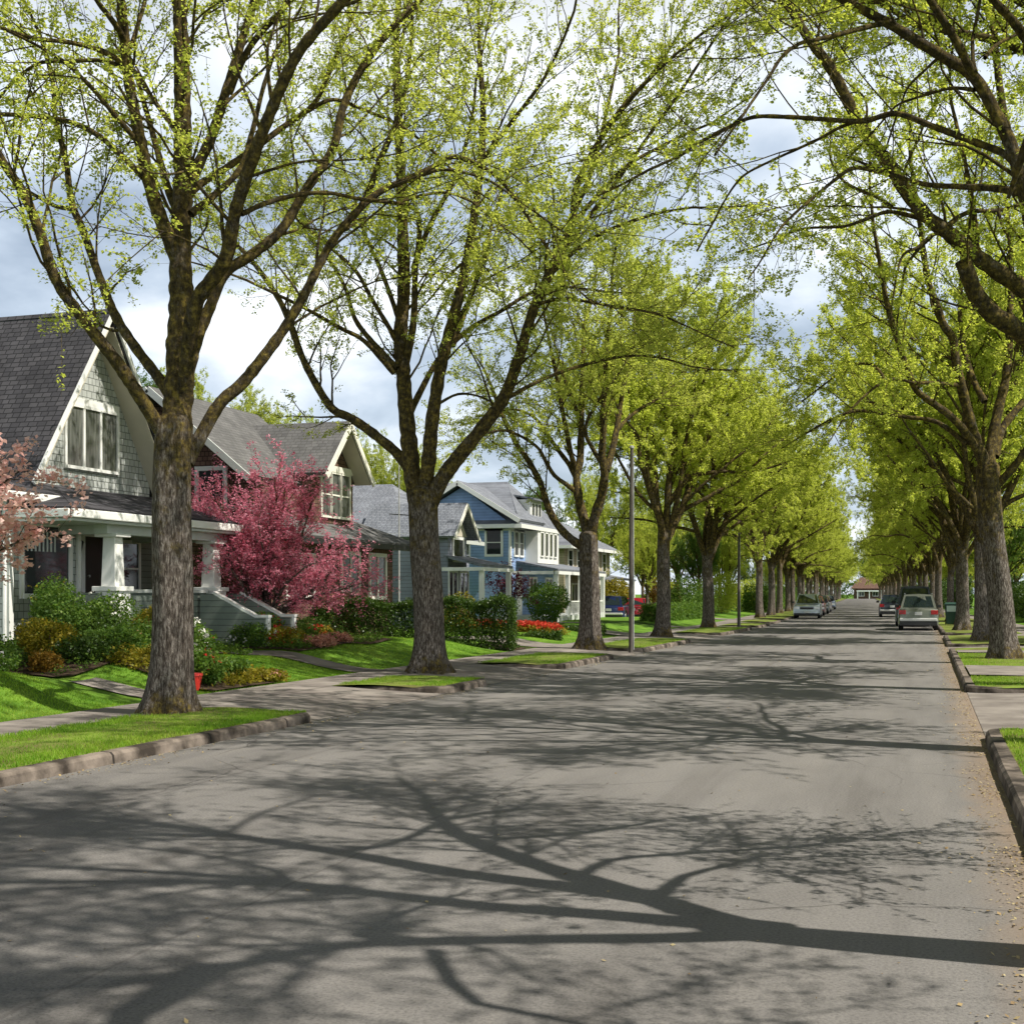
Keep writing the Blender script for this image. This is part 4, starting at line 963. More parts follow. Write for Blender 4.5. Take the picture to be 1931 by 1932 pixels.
back = [(-33, 47, 0.85, 2, 'leaf_mid', 'pale leafy yard tree rising behind the brown house'), (-35, 58, 0.9, 3, 'leaf_near', 'tall pale yard tree behind the slate house roof'),
        (-38, 72, 0.95, 2, 'leaf_green', 'leafy yard tree behind the blue house, left of its roof'), (-37, 88, 0.95, 3, 'leaf_near', 'leafy yard tree behind the tan house roof'),
        (-24, 104, 0.85, 2, 'leaf_green', 'dense green yard tree between the tan house and the left row'), (-20, 122, 0.8, 3, 'leaf_green', 'green yard tree behind the red car'),
        (-18, 140, 0.8, 2, 'leaf_green', 'green yard tree far back, left of the far pole'), (-19, 160, 0.85, 3, 'leaf_green', 'most distant yard tree behind the left row'),
        (-29, 99, 0.75, 2, 'leaf_mid', 'dark yard tree just right of the tan house'), (-22, 113, 0.62, 3, 'leaf_green', 'small rounded yard tree behind the deep blue car'),
        (-15.5, 76, 0.42, 2, 'leaf_green', 'small low tree between the fourth and fifth left maples'), (-15.5, 101, 0.5, 3, 'leaf_mid', 'low bushy tree left of the far pole'),
        (-15, 118, 0.55, 2, 'leaf_green', 'low bushy tree right of the far pole'), (-26, 140, 0.8, 3, 'leaf_green', 'tall far yard tree behind the bushes left of the far pole'),
        (-30, 170, 0.9, 2, 'leaf_near', 'tallest far yard tree behind the left row'), (8, 112, 0.6, 3, 'leaf_mid', 'dark low tree behind the far right hedge'), (13, 150, 0.8, 2, 'leaf_green', 'yard tree beyond the far right hedge'),
        (13, 62, 0.9, 2, 'leaf_green', 'green yard tree behind the right row, nearest the edge'), (13.5, 78, 0.9, 3, 'leaf_green', 'middle green yard tree behind the right row'),
        (13, 100, 0.9, 2, 'leaf_green', 'farthest green yard tree behind the right row'), (12, 46, 0.9, 3, 'leaf_green', 'yard tree behind the nearest right trunk, filling the upper right')]
for (xr, y, sc, vi, lm, lab) in back:
    copy_tree(var[vi], (bx(xr, y), y, float(ground_z(xr, y))-0.02), LR.uniform(0, 6.28), sc, lab, 'trees in the yards', lm)

# ------------------------------------------------------------------ shrubs, hedges, flowers
def blob_pts(r, n, c, rad, lump=0.25, shell=0.5):
    d = r.normal(0, 1, (n, 3)); d /= np.linalg.norm(d, axis=1, keepdims=True)
    k = r.normal(0, 1, (6, 3)); ph = r.uniform(0, 6, 6)
    m = 1 + lump*np.mean(np.sin(2.2*(d @ k.T)+ph), axis=1)*1.8
    rr = r.uniform(shell**3, 1, n)**(1/3)
    p = d*(rr*m)[:, None]*np.array(rad); return np.array(c) + p
def shrub(name, x, y, rad, h, mat, label, group, n=900, size=0.06, seed=0, flower=None, nf=0, fsize=0.05, cat='shrub', shell=0.35, z=None):
    r = np.random.default_rng(seed+1000); z = float(ground_z(x, y)) if z is None else z
    root = empty(name, (bx(x, y), y, z), label, cat, group)
    c = (bx(x, y), y, z + h*0.52); R = (rad, rad, h*0.52)
    p = blob_pts(r, n, c, R, 0.28, shell); p = p[p[:, 2] > z-0.02]
    V, Fq, at = leaf_quads(p, size, r, 3, 1.2, 0.3); mesh_obj('foliage', V, [Fq], M[mat], root, attr=at)
    m = MB()
    for k in range(7):
        a = r.uniform(0, 6.28); q = r.uniform(0.3, 0.85)
        e = (c[0]+math.cos(a)*rad*q, y+math.sin(a)*rad*q, z+h*r.uniform(0.5, 0.95)); b = (c[0]+math.cos(a)*rad*.08, y+math.sin(a)*rad*.08, z-0.05)
        mid = tuple(b[i]*0.5+e[i]*0.5 + (0.05 if i == 2 else 0) for i in range(3)); m.tube([b, mid, e], [0.012, 0.009, 0.004], 5)
    m.build('stems', M['twig'], root)
    if flower:
        p = blob_pts(r, nf, c, (rad*1.02, rad*1.02, h*0.55), 0.28, 0.85); p = p[p[:, 2] > z+h*0.25]
        V, Fq, at = leaf_quads(p, fsize, r, 4, 0.7, 0.2); mesh_obj('blossom', V, [Fq], M[flower], root, attr=at)
    return root
GARDEN = 'planting in the front gardens'
G1 = [
 ('garden_shrub', -15.4, 20.3, 0.50, 1.25, 'leaf_mid', 'tall upright green shrub under the big front window', 1300, 0.055, None, 0),
 ('golden_shrub', -14.4, 18.7, 0.50, 0.78, 'leaf_yellow', 'golden yellow shrub at the front of the bed by the window', 1200, 0.05, None, 0),
 ('azalea', -13.7, 17.75, 0.26, 0.38, 'leaf_orange', 'small orange azalea at the lawn edge below the golden shrub', 500, 0.045, None, 0),
 ('garden_shrub', -15.7, 22.0, 0.62, 1.25, 'leaf_mid', 'rounded green shrub below the near porch pillar', 1500, 0.055, 'petal_white', 10),
 ('garden_shrub', -14.9, 21.0, 0.55, 0.85, 'leaf_dark', 'low dark green shrub in the middle of the porch bed', 1200, 0.05, None, 0),
 ('golden_shrub', -15.0, 22.7, 0.42, 0.95, 'leaf_yellow', 'yellow green shrub just left of the nearest trunk', 1000, 0.05, None, 0),
 ('garden_shrub', -14.2, 20.2, 0.50, 0.50, 'leaf_mid', 'low leafy clump left of the nearest trunk, by the path', 1000, 0.05, None, 0),
 ('garden_shrub', -14.6, 16.0, 0.70, 0.45, 'leaf_dark', 'low dark ground-hugging shrub at the left edge', 1300, 0.05, 'petal_white', 8),
 ('garden_shrub', -15.3, 17.6, 0.60, 0.75, 'leaf_dark', 'dark green shrub at the corner of the pale house', 1300, 0.055, None, 0),
 ('flower_clump', -12.6, 20.2, 0.42, 0.80, 'leaf_mid', 'leafy perennial clump with white and red blooms right of the nearest trunk', 1000, 0.06, 'petal_white', 26),
 ('flower_clump', -13.1, 21.0, 0.42, 0.60, 'leaf_yellow', 'yellow green perennial clump behind the red pot', 900, 0.06, 'petal_red', 18),
 ('flower_clump', -11.8, 20.3, 0.36, 0.36, 'leaf_mid', 'low bright green clump spilling to the pavement', 800, 0.06, None, 0),
 ('flower_clump', -11.4, 20.9, 0.34, 0.22, 'leaf_yellow', 'low yellowish edging plant along the pavement', 700, 0.05, 'petal_salmon', 14),
 ('flower_clump', -11.6, 19.1, 0.34, 0.62, 'leaf_mid', 'tall leafy clump touching the nearest trunk on its right', 800, 0.055, 'petal_red', 10),
 ('flower_clump', -12.3, 19.5, 0.42, 1.0, 'leaf_mid', 'tallest clump of the pavement bed, topped with pale blooms', 1000, 0.055, 'petal_white', 22),
 ('garden_shrub', -13.5, 18.6, 0.45, 0.42, 'leaf_dark', 'low dark clump behind the path by the nearest trunk', 900, 0.05, None, 0),
 ('garden_shrub', -13.6, 19.6, 0.50, 0.55, 'leaf_mid', 'mid green clump at the foot of the porch bed', 1000, 0.05, None, 0),
 ('garden_shrub', -13.9, 16.5, 0.45, 0.35, 'leaf_mid', 'small green clump left of the orange azalea', 800, 0.045, 'petal_white', 6),
 ('garden_shrub', -14.6, 17.2, 0.50, 0.50, 'leaf_mid', 'bright green clump behind the orange azalea', 900, 0.05, None, 0),
 ('garden_shrub', -16.2, 21.2, 0.45, 1.55, 'leaf_mid', 'slim tall shrub against the corner of the front window', 1100, 0.05, 'leaf_yellow', 14),
 ('garden_shrub', -15.2, 23.6, 0.55, 1.10, 'leaf_dark', 'dark leafy shrub hidden by the nearest trunk', 1100, 0.05, None, 0),
 ('garden_shrub', -14.4, 22.0, 0.50, 0.70, 'leaf_mid', 'mid green shrub in front of the near porch pillar', 1000, 0.05, 'petal_salmon', 8),
 ('rose_bush', -14.4, 25.9, 0.45, 0.62, 'leaf_mid', 'small leafy bush beside the porch step cap', 900, 0.05, 'petal_white', 14),
 ('flower_clump', -14.2, 27.6, 0.50, 0.50, 'leaf_mid', 'green clump between the rose bush and the crabapple', 900, 0.05, 'petal_red', 16),
 ('flower_clump', -14.4, 29.2, 0.45, 0.45, 'leaf_yellow', 'yellow green clump under the crabapple, nearest the hedge', 900, 0.05, 'petal_red', 10),
 ('rose_bush', -14.8, 26.6, 0.55, 0.75, 'leaf_mid', 'rose bush with red and pink blooms below the porch steps', 1200, 0.055, 'petal_red', 26),
 ('rose_bush', -15.4, 28.2, 0.55, 0.80, 'leaf_orange', 'reddish leaved bush under the pink crabapple', 1100, 0.055, 'petal_white', 14),
 ('flower_clump', -13.9, 26.2, 0.45, 0.48, 'leaf_yellow', 'yellow green flowering clump in front of the rose bush', 900, 0.05, 'petal_red', 12),
 ('heather_clump', -13.2, 26.8, 0.45, 0.28, 'petal_salmon', 'low salmon pink heather clump at the lawn edge', 900, 0.04, None, 0),
 ('heather_clump', -13.5, 28.2, 0.40, 0.26, 'petal_salmon', 'second salmon heather clump, nearer the dark hedge', 800, 0.04, None, 0),
 ('garden_shrub', -15.2, 30.0, 0.50, 0.60, 'leaf_dark', 'dark shrub between the crabapple and the hedge', 1000, 0.05, None, 0),
 ('garden_shrub', -15.6, 42.3, 0.60, 1.3, 'leaf_yellow', 'yellow green shrub beside the slate house wall', 900, 0.07, 'petal_salmon', 30),
 ('garden_shrub', -17.0, 58.5, 1.1, 1.9, 'leaf_mid', 'rounded green shrub in front of the blue house porch', 1500, 0.09, None, 0),
 ('garden_shrub', -18.5, 80.5, 1.5, 2.6, 'leaf_yellow', 'big yellow green shrub in front of the tan house', 1600, 0.12, None, 0),
 ('garden_shrub', -16.5, 90.0, 1.6, 2.4, 'leaf_orange', 'orange tinted shrub behind the fourth left maple', 1500, 0.11, None, 0),
 ('garden_shrub', -14.5, 84.0, 1.6, 2.6, 'leaf_mid', 'green shrub between the fourth and fifth left maples', 1600, 0.11, None, 0),
 ('garden_shrub', -13.5, 98.0, 1.5, 3.0, 'leaf_green', 'bright green bush beyond the far pole', 1500, 0.12, None, 0),
 ('garden_shrub', -13.0, 112.0, 1.6, 2.6, 'leaf_green', 'bright green bush behind the parked silver car', 1500, 0.12, None, 0),
]
for i, (nm, x, y, rd, h, mt, lab, n, sz, fl, nf) in enumerate(G1):
    k_ = 1.06 if y < 31 else 1.0
    shrub(nm, x, y, rd*k_, h*(0.92 if y < 31 else 1.0), mt, lab, GARDEN, int(n*1.25), sz, i, fl, int(nf*3.0), 0.058)
# soil beds
def bed(x0, x1, y0, y1, dz=0.02):
    X, Y = np.meshgrid(np.linspace(x0, x1, 8), np.linspace(y0, y1, 14)); Z = ground_z(X, Y)+dz+0.02
    i, j = np.meshgrid(np.arange(7), np.arange(13)); b = (j*8+i).ravel()
    o = mesh_obj('soil', np.stack([X-bend(Y), Y, Z], -1).reshape(-1, 3), [np.stack([b, b+1, b+9, b+8], -1)], M['soil'], smooth=True); o['kind'] = 'structure'
bed(-14.3, -17.2, 13, 17.2); bed(-13.0, -17.2, 17.0, 23.6); bed(-11.1, -13.0, 18.6, 20.7); bed(-13.0, -16.3, 25.4, 30.6); bed(-10.98, -12.2, 34.6, 36.2)

def cover(x0, x1, y0, y1, n, seed, mat, label):
    r = np.random.default_rng(seed); x = r.uniform(min(x0, x1), max(x0, x1), n); y = r.uniform(y0, y1, n)
    k = (np.sin(x*2.3+y)+np.sin(y*1.9-x*1.1)+r.normal(0, 0.5, n)) > -0.7; x, y = x[k], y[k]
    z = ground_z(x, y) + 0.04 + np.abs(r.normal(0, 0.09, len(x)))
    V, Fq, at = leaf_quads(np.stack([x-bend(y), y, z], -1), 0.05, r, 3, 1.3, 0.5)
    tag(mesh_obj('ground_cover', V, [Fq], M[mat], attr=at), label, 'ground cover', kind='stuff')
cover(-13.1, -17.0, 17.2, 23.6, 9000, 61, 'leaf_mid', 'low green ground cover filling the porch bed')
cover(-14.4, -17.0, 13.5, 17.0, 4000, 62, 'leaf_mid', 'low green ground cover at the left edge')
cover(-11.2, -13.1, 18.5, 20.9, 3500, 63, 'leaf_yellow', 'yellow green ground cover along the pavement')
cover(-13.1, -16.3, 25.5, 30.5, 5500, 64, 'leaf_mid', 'low ground cover under the crabapple')
def hedge(x0, y0, x1, y1, w, h, label, seed, n=9000, size=0.055, bump_end=None, mat='leaf_dark', grp='clipped hedges', wild=0.0):
    stem_gap = 0.35 if math.hypot(x1-x0, y1-y0) < 100 else 2.0
    r = np.random.default_rng(seed); z = float(min(ground_z(x0, y0), ground_z(x1, y1)))-0.03
    root = empty('hedge', ((x0+x1)/2, (y0+y1)/2, z), label, 'hedge', grp)
    L = math.hypot(x1-x0, y1-y0); d = np.array([(x1-x0)/L, (y1-y0)/L]); pn = np.array([-d[1], d[0]])
    a = r.uniform(0, L, n); hh = np.full(n, h) + 0.07*np.sin(a*2.1)+0.05*np.sin(a*5+1) + wild*(np.sin(a*0.9+1)+0.6*np.sin(a*2.3)+0.5*np.sin(a*0.37))
    if bump_end: hh = hh + bump_end*np.exp(-((a-(L-0.35))/0.35)**2)
    face = r.integers(0, 10, n); off = r.uniform(-1, 1, n)*w/2; zz_ = r.uniform(0.02, 1, n)*hh
    dep = np.abs(r.normal(0, 0.06, n))
    off = np.where(face < 4, -w/2+dep, np.where(face < 6, w/2-dep, off)); zz_ = np.where((face >= 6) & (face < 9), hh-dep*1.2, zz_)
    a = np.where(face == 9, np.where(r.random(n) < 0.5, dep, L-dep), a)
    off = off*(1+0.14*np.sin(a*3.3+zz_*2)+0.08*np.sin(a*8+zz_*5))
    base = np.array([x0, y0])[None] + a[:, None]*d + off[:, None]*pn
    p = np.stack([base[:, 0], base[:, 1], z+zz_], -1) + r.normal(0, 0.035, (n, 3))
    V, Fq, at = leaf_quads(p, size, r, 3, 1.3, 0.2); mesh_obj('foliage', V, [Fq], M[mat], root, attr=at)
    m = MB(); k = int(L/stem_gap); m.tube([(x0, y0, z-0.02), ((x0+x1)/2, (y0+y1)/2, z-0.02), (x1, y1, z-0.02)], [0.03, 0.03, 0.03], 5)
    for i in range(k):
        t = (i+0.5)/k; px, py = x0+(x1-x0)*t, y0+(y1-y0)*t
        for s in (-0.16, 0.16):
            m.tube([(px, py, z-0.05), (px+pn[0]*s, py+pn[1]*s, z+h*0.5), (px+pn[0]*s*1.5+r.uniform(-.1, .1), py+pn[1]*s*1.5, z+h*0.92)], [0.022, 0.016, 0.006], 5)
    m.build('stems', M['twig'], root)
    return root
hedge(-16.6, 33.7, -11.15, 34.95, 0.95, 1.42, 'long dark clipped hedge running from the brown house to the pavement', 51, 15000, 0.055, 0.16)
hedge(-15.5, 47.5, -11.6, 47.5, 0.7, 0.32, 'low dark edging hedge on the lawn beyond the red tulip bed', 52, 2500, 0.06)
hedge(-15.2, 41.2, -11.7, 41.8, 0.55, 0.28, 'low clipped edging hedge in front of the red tulip bed', 53, 2500, 0.06)
hedge(7.0, 60, 7.2, 96, 1.2, 1.5, 'tall green hedge behind the right row of trunks', 54, 16000, 0.10)
hedge(float(bx(6.2, 132)), 132, float(bx(7.0, 350)), 350, 1.6, 2.6, 'tall dark hedge running far off behind the right row', 58, 16000, 0.2, wild=0.4)
hedge(-95, 464, 70, 466, 2.5, 4.0, 'overgrown hedge across the far end of the street', 59, 14000, 0.4, None, 'leaf_mid', wild=0.9)
hedge(6.3, 76, 6.6, 130, 1.2, 1.9, 'long tall green hedge far behind the right trunks', 56, 15000, 0.11, wild=0.25)
hedge(-13.5, 108, -15.6, 170, 1.7, 1.5, 'long overgrown hedge behind the far left trunks', 57, 15000, 0.13, None, 'leaf_mid', wild=0.4)
hedge(-13.2, 64, -13.2, 79, 0.9, 0.8, 'bright green hedge along the yard behind the far pole', 55, 7000, 0.09, None, 'leaf_mid')

# red tulip bed: one ground-cover mass of flowers
r_ = np.random.default_rng(77)
n = 1400; x = r_.uniform(-17.2, -12.3, n); y = r_.uniform(43.2, 44.6, n); z = ground_z(x, y) + r_.uniform(0.18, 0.36, n)
V, Fq, at = leaf_quads(np.stack([x, y, z], -1), 0.075, r_, 4, 0.7, 0.2)
o = mesh_obj('tulips', V, [Fq], M['petal_red'], attr=at); tag(o, 'bed of red and orange tulips in front of the blue house', 'flowers', kind='stuff')
n = 3500; x = r_.uniform(-17.3, -12.2, n); y = r_.uniform(43.1, 44.7, n); z = ground_z(x, y) + r_.uniform(0.0, 0.22, n)
V, Fq, at = leaf_quads(np.stack([x, y, z], -1), 0.08, r_, 2, 1.0, 0.0)
o = mesh_obj('tulip_leaves', V, [Fq], M['leaf_yellow'], attr=at); tag(o, 'leaves of the red tulip bed', 'ground cover', kind='stuff')

# pink crabapple, purple plum, dogwood: small trees with their own branching
def small_tree(name, x, y, base_h, H, R, mat, label, seed, nl=8, leaf=0.055, leaves=5.0, cx=0.0, cy=0.0, r0=0.09, up=0.05, group=None, dens=1.3):
    z = float(ground_z(x, y)); t = Tree(seed, leaf, leaves, dens); r = t.r; b = np.array([bx(x, y), y, z])
    top = b + np.array([0.05, 0.02, base_h]); t.trunk(b, top, r0, r0*0.8, 0.5)
    for k in range(nl):
        az = 2*np.pi*(k+r.uniform(-.3, .3))/nl; tilt = r.uniform(0.45, 1.1) if k % 2 else r.uniform(0.15, 0.6)
        d = np.array([math.cos(az)*math.sin(tilt)+cx, math.sin(az)*math.sin(tilt)+cy, math.cos(tilt)])
        L = r.uniform(0.75, 1.05)*math.hypot(R*math.sin(tilt), (H-base_h)*math.cos(tilt))
        P = t.path(top - np.array([0, 0, r.uniform(0, base_h*0.35)]), d, L, max(5, int(L/0.25)), up, 0.16)
        t.limb(P, np.linspace(r0*0.55, 0.012, len(P)), sides=6, start=0.15, step=0.24, blen=(0.5, 1.25))
    return t.finish(name, b, label, group, mat)
small_tree('crabapple_tree', -15.2, 27.8, 0.6, 4.35, 2.05, 'leaf_plum', 'deep pink crabapple tree in bloom in front of the brown house', 401, 20, 0.056, 6.6, 0.06, 0.05, 0.11, group=None, dens=1.9)
small_tree('plum_tree', -16.8, 52.0, 0.7, 2.3, 0.8, 'leaf_purple', 'small purple leaved plum tree beside the blue house porch', 402, 7, 0.08, 5, 0, 0, 0.05)
small_tree('dogwood_tree', -14.0, 15.1, 1.2, 3.8, 2.0, 'petal_pink', 'pale pink dogwood in flower at the left edge', 403, 14, 0.085, 11.0, 0.16, 0.08, 0.05, up=0.02, dens=1.0)

# ------------------------------------------------------------------ houses
def window(parent, axis, face, c, zc, w, h, nv=1, nh=1, fr=0.09, fmat='white', gmat='glass', out=1, sash=True, label=None):
    """axis 'x': wall faces +x/-x at x=face, c is the centre in y; axis 'y': wall faces y. out: +1/-1 outward."""
    f = MB(); g = MB(); d = 0.05*out
    def bx_(u0, u1, z0, z1, a, b, mb):
        if axis == 'x': mb.box(face+a, face+b, u0, u1, z0, z1)
        else: mb.box(u0, u1, face+a, face+b, z0, z1)
    u0, u1, v0, v1 = c-w/2, c+w/2, zc-h/2, zc+h/2
    bx_(u0-fr, u0, v0-fr, v1+fr, 0, d, f); bx_(u1, u1+fr, v0-fr, v1+fr, 0, d, f)
    bx_(u0, u1, v1, v1+fr, 0, d, f); bx_(u0-0.03, u1+0.03, v0-fr, v0, 0, d*1.5, f)
    for i in range(1, nv): bx_(u0+(u1-u0)*i/nv-0.035, u0+(u1-u0)*i/nv+0.035, v0, v1, 0, d*0.85, f)
    for j in range(1, nh): bx_(u0, u1, v0+(v1-v0)*j/nh-0.022, v0+(v1-v0)*j/nh+0.022, 0, d*0.6, f)
    o = f.build('window', M[fmat], parent)
    bx_(u0, u1, v0, v1, 0.002*out, 0.014*out, g); p = g.build('pane', M[gmat], o)
    return o
HG = 'houses along the left side of the street'

# ---- house 1: pale shingled bungalow with steep gable and porch
zg = 0.45
h1 = empty('house', (-21, 24.5, zg), 'pale shingled bungalow with a steep dark gable roof and pillared porch, nearest on the left', 'house', HG)
XW = -17.0
m = MB(); m.box(-27, XW, 20.85, 23.1, 0.1, 3.55); m.build('wall', M['shingle_grey'], h1)                        # window bay
m = MB(); m.box(-27, -18.2, 23.1, 27.6, 0.1, 3.55); m.build('wall', M['sage'], h1)                            # porch back wall
# gable wall
yc, hw, ze, zr = 24.2, 2.25, 4.28, 7.63
m = MB(); P = [(-17.5, yc-hw, ze-0.7), (-17.5, yc+hw, ze-0.7), (-17.5, yc+hw, ze), (-17.5, yc, zr), (-17.5, yc-hw, ze)]
m.poly(P, 9.0); m.build('gable', M['shingle_grey'], h1)
# steep roof slopes
sl = (7.95-3.85)/2.75
def rp(x, dy): return (x, yc+dy, 7.95-abs(dy)*sl)
rf = None
m = MB(); m.poly([rp(-16.95, -2.78), rp(-16.95, 0), rp(-28, 0), rp(-28, -2.78)], 0.14); m.poly([rp(-16.95, 0.02), rp(-16.95, 2.6), rp(-28, 2.6), rp(-28, 0.02)], 0.14)
rf = m.build('roof', M['roof_darkx'], h1)
# barge boards and soffit
m = MB()
for s in (-1, 1):
    a = Vector(rp(-16.92, 0)); b = Vector(rp(-16.92, s*2.65)); a.z -= 0.10; b.z -= 0.10
    m.bar(a, b, 0.05, 0.09)
m.build('barge_board', M['white'], rf)
m = MB()
for s in (-1, 1):
    q = [rp(-16.97, s*0.06), rp(-16.97, s*2.5), rp(-17.5, s*2.5), rp(-17.5, s*0.06)]; q = [(x, y, z-0.31) for (x, y, z) in q]
    m.poly(q, 0.03)
m.build('soffit', M['soffit'], rf)
m = MB(); m.box(-17.52, -17.46, yc-0.96, yc+1.0, 5.80, 5.95); m.build('trim', M['white'], h1)
window(h1, 'x', -17.5, yc+0.02, 5.1, 1.80, 1.28, 3, 1, 0.07, gmat='glass_curtain')
# skirt roof over the bay and porch roof
m = MB(); m.poly([(-16.55, 19.6, 3.68), (-16.55, 23.45, 3.68), (-17.55, 23.45, 4.02), (-17.55, 19.6, 4.02)], 0.12)
m.poly([(-15.45, 20.75+0.05, 3.36), (-15.45, 27.15, 3.36), (-17.55, 26.7, 4.0), (-17.55, 23.0, 4.0)], 0.12)
m.poly([(-15.45, 27.15, 3.35), (-18.4, 27.65, 3.35), (-17.55, 26.7, 3.99)], 0.10)
m.poly([(-15.45, 20.8, 3.35), (-17.55, 23.0, 3.99), (-17.0, 20.9, 3.42)], 0.10)
m.build('porch_roof', M['roof_darky'], h1)
m = MB(); m.box(-16.58, -16.50, 19.6, 23.3, 3.50, 3.66); m.box(-15.5, -15.42, 20.8, 27.2, 3.16, 3.33); m.box(-18.3, -15.5, 27.12, 27.2, 3.16, 3.33); m.box(-16.9, -15.5, 20.74, 20.8, 3.16, 3.33)
gu = m.build('gutter', M['white'], h1, bevel=0.02)
m = MB(); m.box(-18.2, -15.5, 20.85, 27.1, 3.10, 3.155); m.build('porch_ceiling', M['greypaint'], h1)
m = MB(); m.box(-16.06, -15.74, 22.3, 27.0, 2.92, 3.10); m.box(-17.0, -16.06, 22.4, 22.7, 2.92, 3.10); m.box(-18.2, -16.06, 26.7, 27.0, 2.92, 3.10); m.build('beam', M['greypaint'], h1)
m = MB(); m.box(-17.0, -16.93, 20.85, 23.1, 3.15, 3.34); m.box(-17.0, -16.94, 23.0, 23.1, 1.4, 3.15); m.box(-17.0, -16.94, 20.85, 20.98, 0.4, 3.15); m.build('trim', M['white'], h1)
window(h1, 'x', XW, 22.02, 2.38, 1.42, 1.36, 1, 1, 0.10)
m = MB()
for i in range(8): m.box(XW+0.015, XW+0.03, 21.42+i*0.12, 21.46+i*0.12, 2.55, 2.95)
m.build('window_blind', M['greypaint'], h1)
# porch deck, low wall, pillars
m = MB(); m.box(-18.2, -15.75, 22.3, 27.0, 0.1, 1.15); m.build('porch_floor', M['sage'], h1)
m = MB(); m.box(-15.98, -15.82, 22.95, 26.2, 0.2, 1.72); m.box(-17.0, -15.98, 22.36, 22.5, 0.2, 1.72); m.build('porch_wall', M['sage'], h1)
m = MB(); m.box(-16.03, -15.77, 23.0, 26.2, 1.72, 1.79); m.build('cap_rail', M['greypaint'], h1)
for py in (22.72, 26.55):
    m = MB(); m.frustum(-15.9, py, 1.85, 2.86, 0.17, 0.17, 0.14, 0.14); m.box(-16.16, -15.64, py-0.26, py+0.26, 2.86, 2.93); m.box(-16.2, -15.6, py-0.3, py+0.3, 1.75, 1.85)
    m.frustum(-15.9, py, 0.15, 1.75, 0.27, 0.27, 0.25, 0.25); m.build('pillar', M['white'], h1, bevel=0.012)
# door, sidelight window, wall lamp
m = MB(); m.box(-18.2, -18.14, 24.85, 25.75, 1.15, 3.0); dr = m.build('door', M['door'], h1)
m = MB(); m.lathe([(0.02, 0), (0.03, 0.03), (0.03, 0.05), (0.0, 0.06)], (-18.12, 24.95, 2.1), 10, 'x'); m.build('handle', M['galv'], dr)
m = MB(); m.box(-18.2, -18.12, 24.72, 24.85, 1.15, 3.08); m.box(-18.2, -18.12, 25.75, 25.88, 1.15, 3.08); m.box(-18.2, -18.12, 24.85, 25.75, 3.0, 3.08); m.build('door_frame', M['white'], h1)
window(h1, 'x', -18.2, 26.6, 2.3, 0.8, 1.2, 1, 2, 0.08)
m = MB(); m.box(-18.2, -18.08, 24.38, 24.48, 2.55, 2.62); m.frustum(-18.03, 24.43, 2.55, 2.85, 0.06, 0.06, 0.10, 0.10); m.frustum(-18.03, 24.43, 2.85, 2.95, 0.11, 0.11, 0.03, 0.03); m.build('wall_lamp', M['dark'], h1)
# downpipe
m = MB(); m.tube([(-16.94, 20.72, 3.5), (-16.94, 20.72, 0.35), (-16.8, 20.72, 0.3)], 0.04, 8); m.build('downpipe', M['white'], h1)
# steps at the right end with sloping cheek walls
m = MB()
for k in range(5): m.box(-15.72+k*0.28, -15.45+k*0.28, 26.0, 27.0, 0.1, 1.13-k*0.17)
m.build('steps', M['concrete'], h1)
m = MB(); m.poly([(-15.75, 25.93, 0.1), (-15.75, 25.93, 1.7), (-15.45, 25.93, 1.7), (-14.35, 25.93, 1.15), (-14.1, 25.93, 1.15), (-14.1, 25.93, 0.1)], 0.12)
m.build('step_wall', M['sage'], h1); m = MB(); m.poly([(-15.75, 27.17, 0.1), (-15.75, 27.17, 1.7), (-15.45, 27.17, 1.7), (-14.35, 27.17, 1.15), (-14.1, 27.17, 1.15), (-14.1, 27.17, 0.1)], 0.12); m.build('step_wall', M['sage'], h1)
for yy in (25.93, 27.17):
    m = MB(); m.bar((-15.45, yy, 1.73), (-14.35, yy, 1.18), 0.17, 0.06); m.box(-14.36, -14.02, yy-0.09, yy+0.09, 1.16, 1.22); m.box(-14.1, -14.04, yy-0.06, yy+0.06, 0.1, 1.16)
    m.build('step_cap', M['white'], h1)

# ---- house 2: brown shingled bungalow, long grey roof with a front dormer
h2 = empty('house', (-20, 35, 0.4), 'brown shingled bungalow with grey roof and a white-windowed front dormer behind the pink crabapple', 'house', HG)
m = MB(); m.box(-25, -16.7, 30.9, 39.2, 0.1, 3.4); m.build('wall', M['shingle_brown'], h2)
ZR, XR, XE, ZE = 7.35, -20.1, -17.0, 4.85
m = MB(); m.poly([(-23.3, 31.0, ZE-0.2), (-16.95, 31.0, ZE-0.2), (-20.1, 31.0, ZR-0.25)], 0.15)
m.poly([(-23.3, 36.1, ZE-0.2), (-16.95, 36.1, ZE-0.2), (-20.1, 36.1, ZR-0.25)], 0.15)
m.box(-23.3, -17.0, 31.0, 36.0, 3.4, ZE-0.2); m.build('gable', M['shingle_brown'], h2)
m = MB()
m.poly([(XR, 30.3, ZR), (XE, 30.3, ZE), (XE, 36.35, ZE), (XR, 36.35, ZR)], 0.14)
m.poly([(XR-0.02, 30.3, ZR), (-23.6, 30.3, 4.65), (-23.6, 36.35, 4.65), (XR-0.02, 36.35, ZR)], 0.14)
m.poly([(-17.3, 30.3, 4.05), (-15.75, 30.3, 3.28), (-15.75, 39.5, 3.28), (-17.3, 37.0, 4.05)], 0.12)
m.poly([(-17.3, 37.0, 4.05), (-15.75, 39.5, 3.27), (-25.5, 39.5, 3.27), (-24.5, 37.0, 4.05)], 0.12)
m.poly([(-17.3, 30.31, 4.04), (-17.3, 37.0, 4.04), (-24.5, 37.0, 4.04), (-24.5, 30.31, 4.04)], 0.1)
rf2 = m.build('roof', M['roof_greyy'], h2)
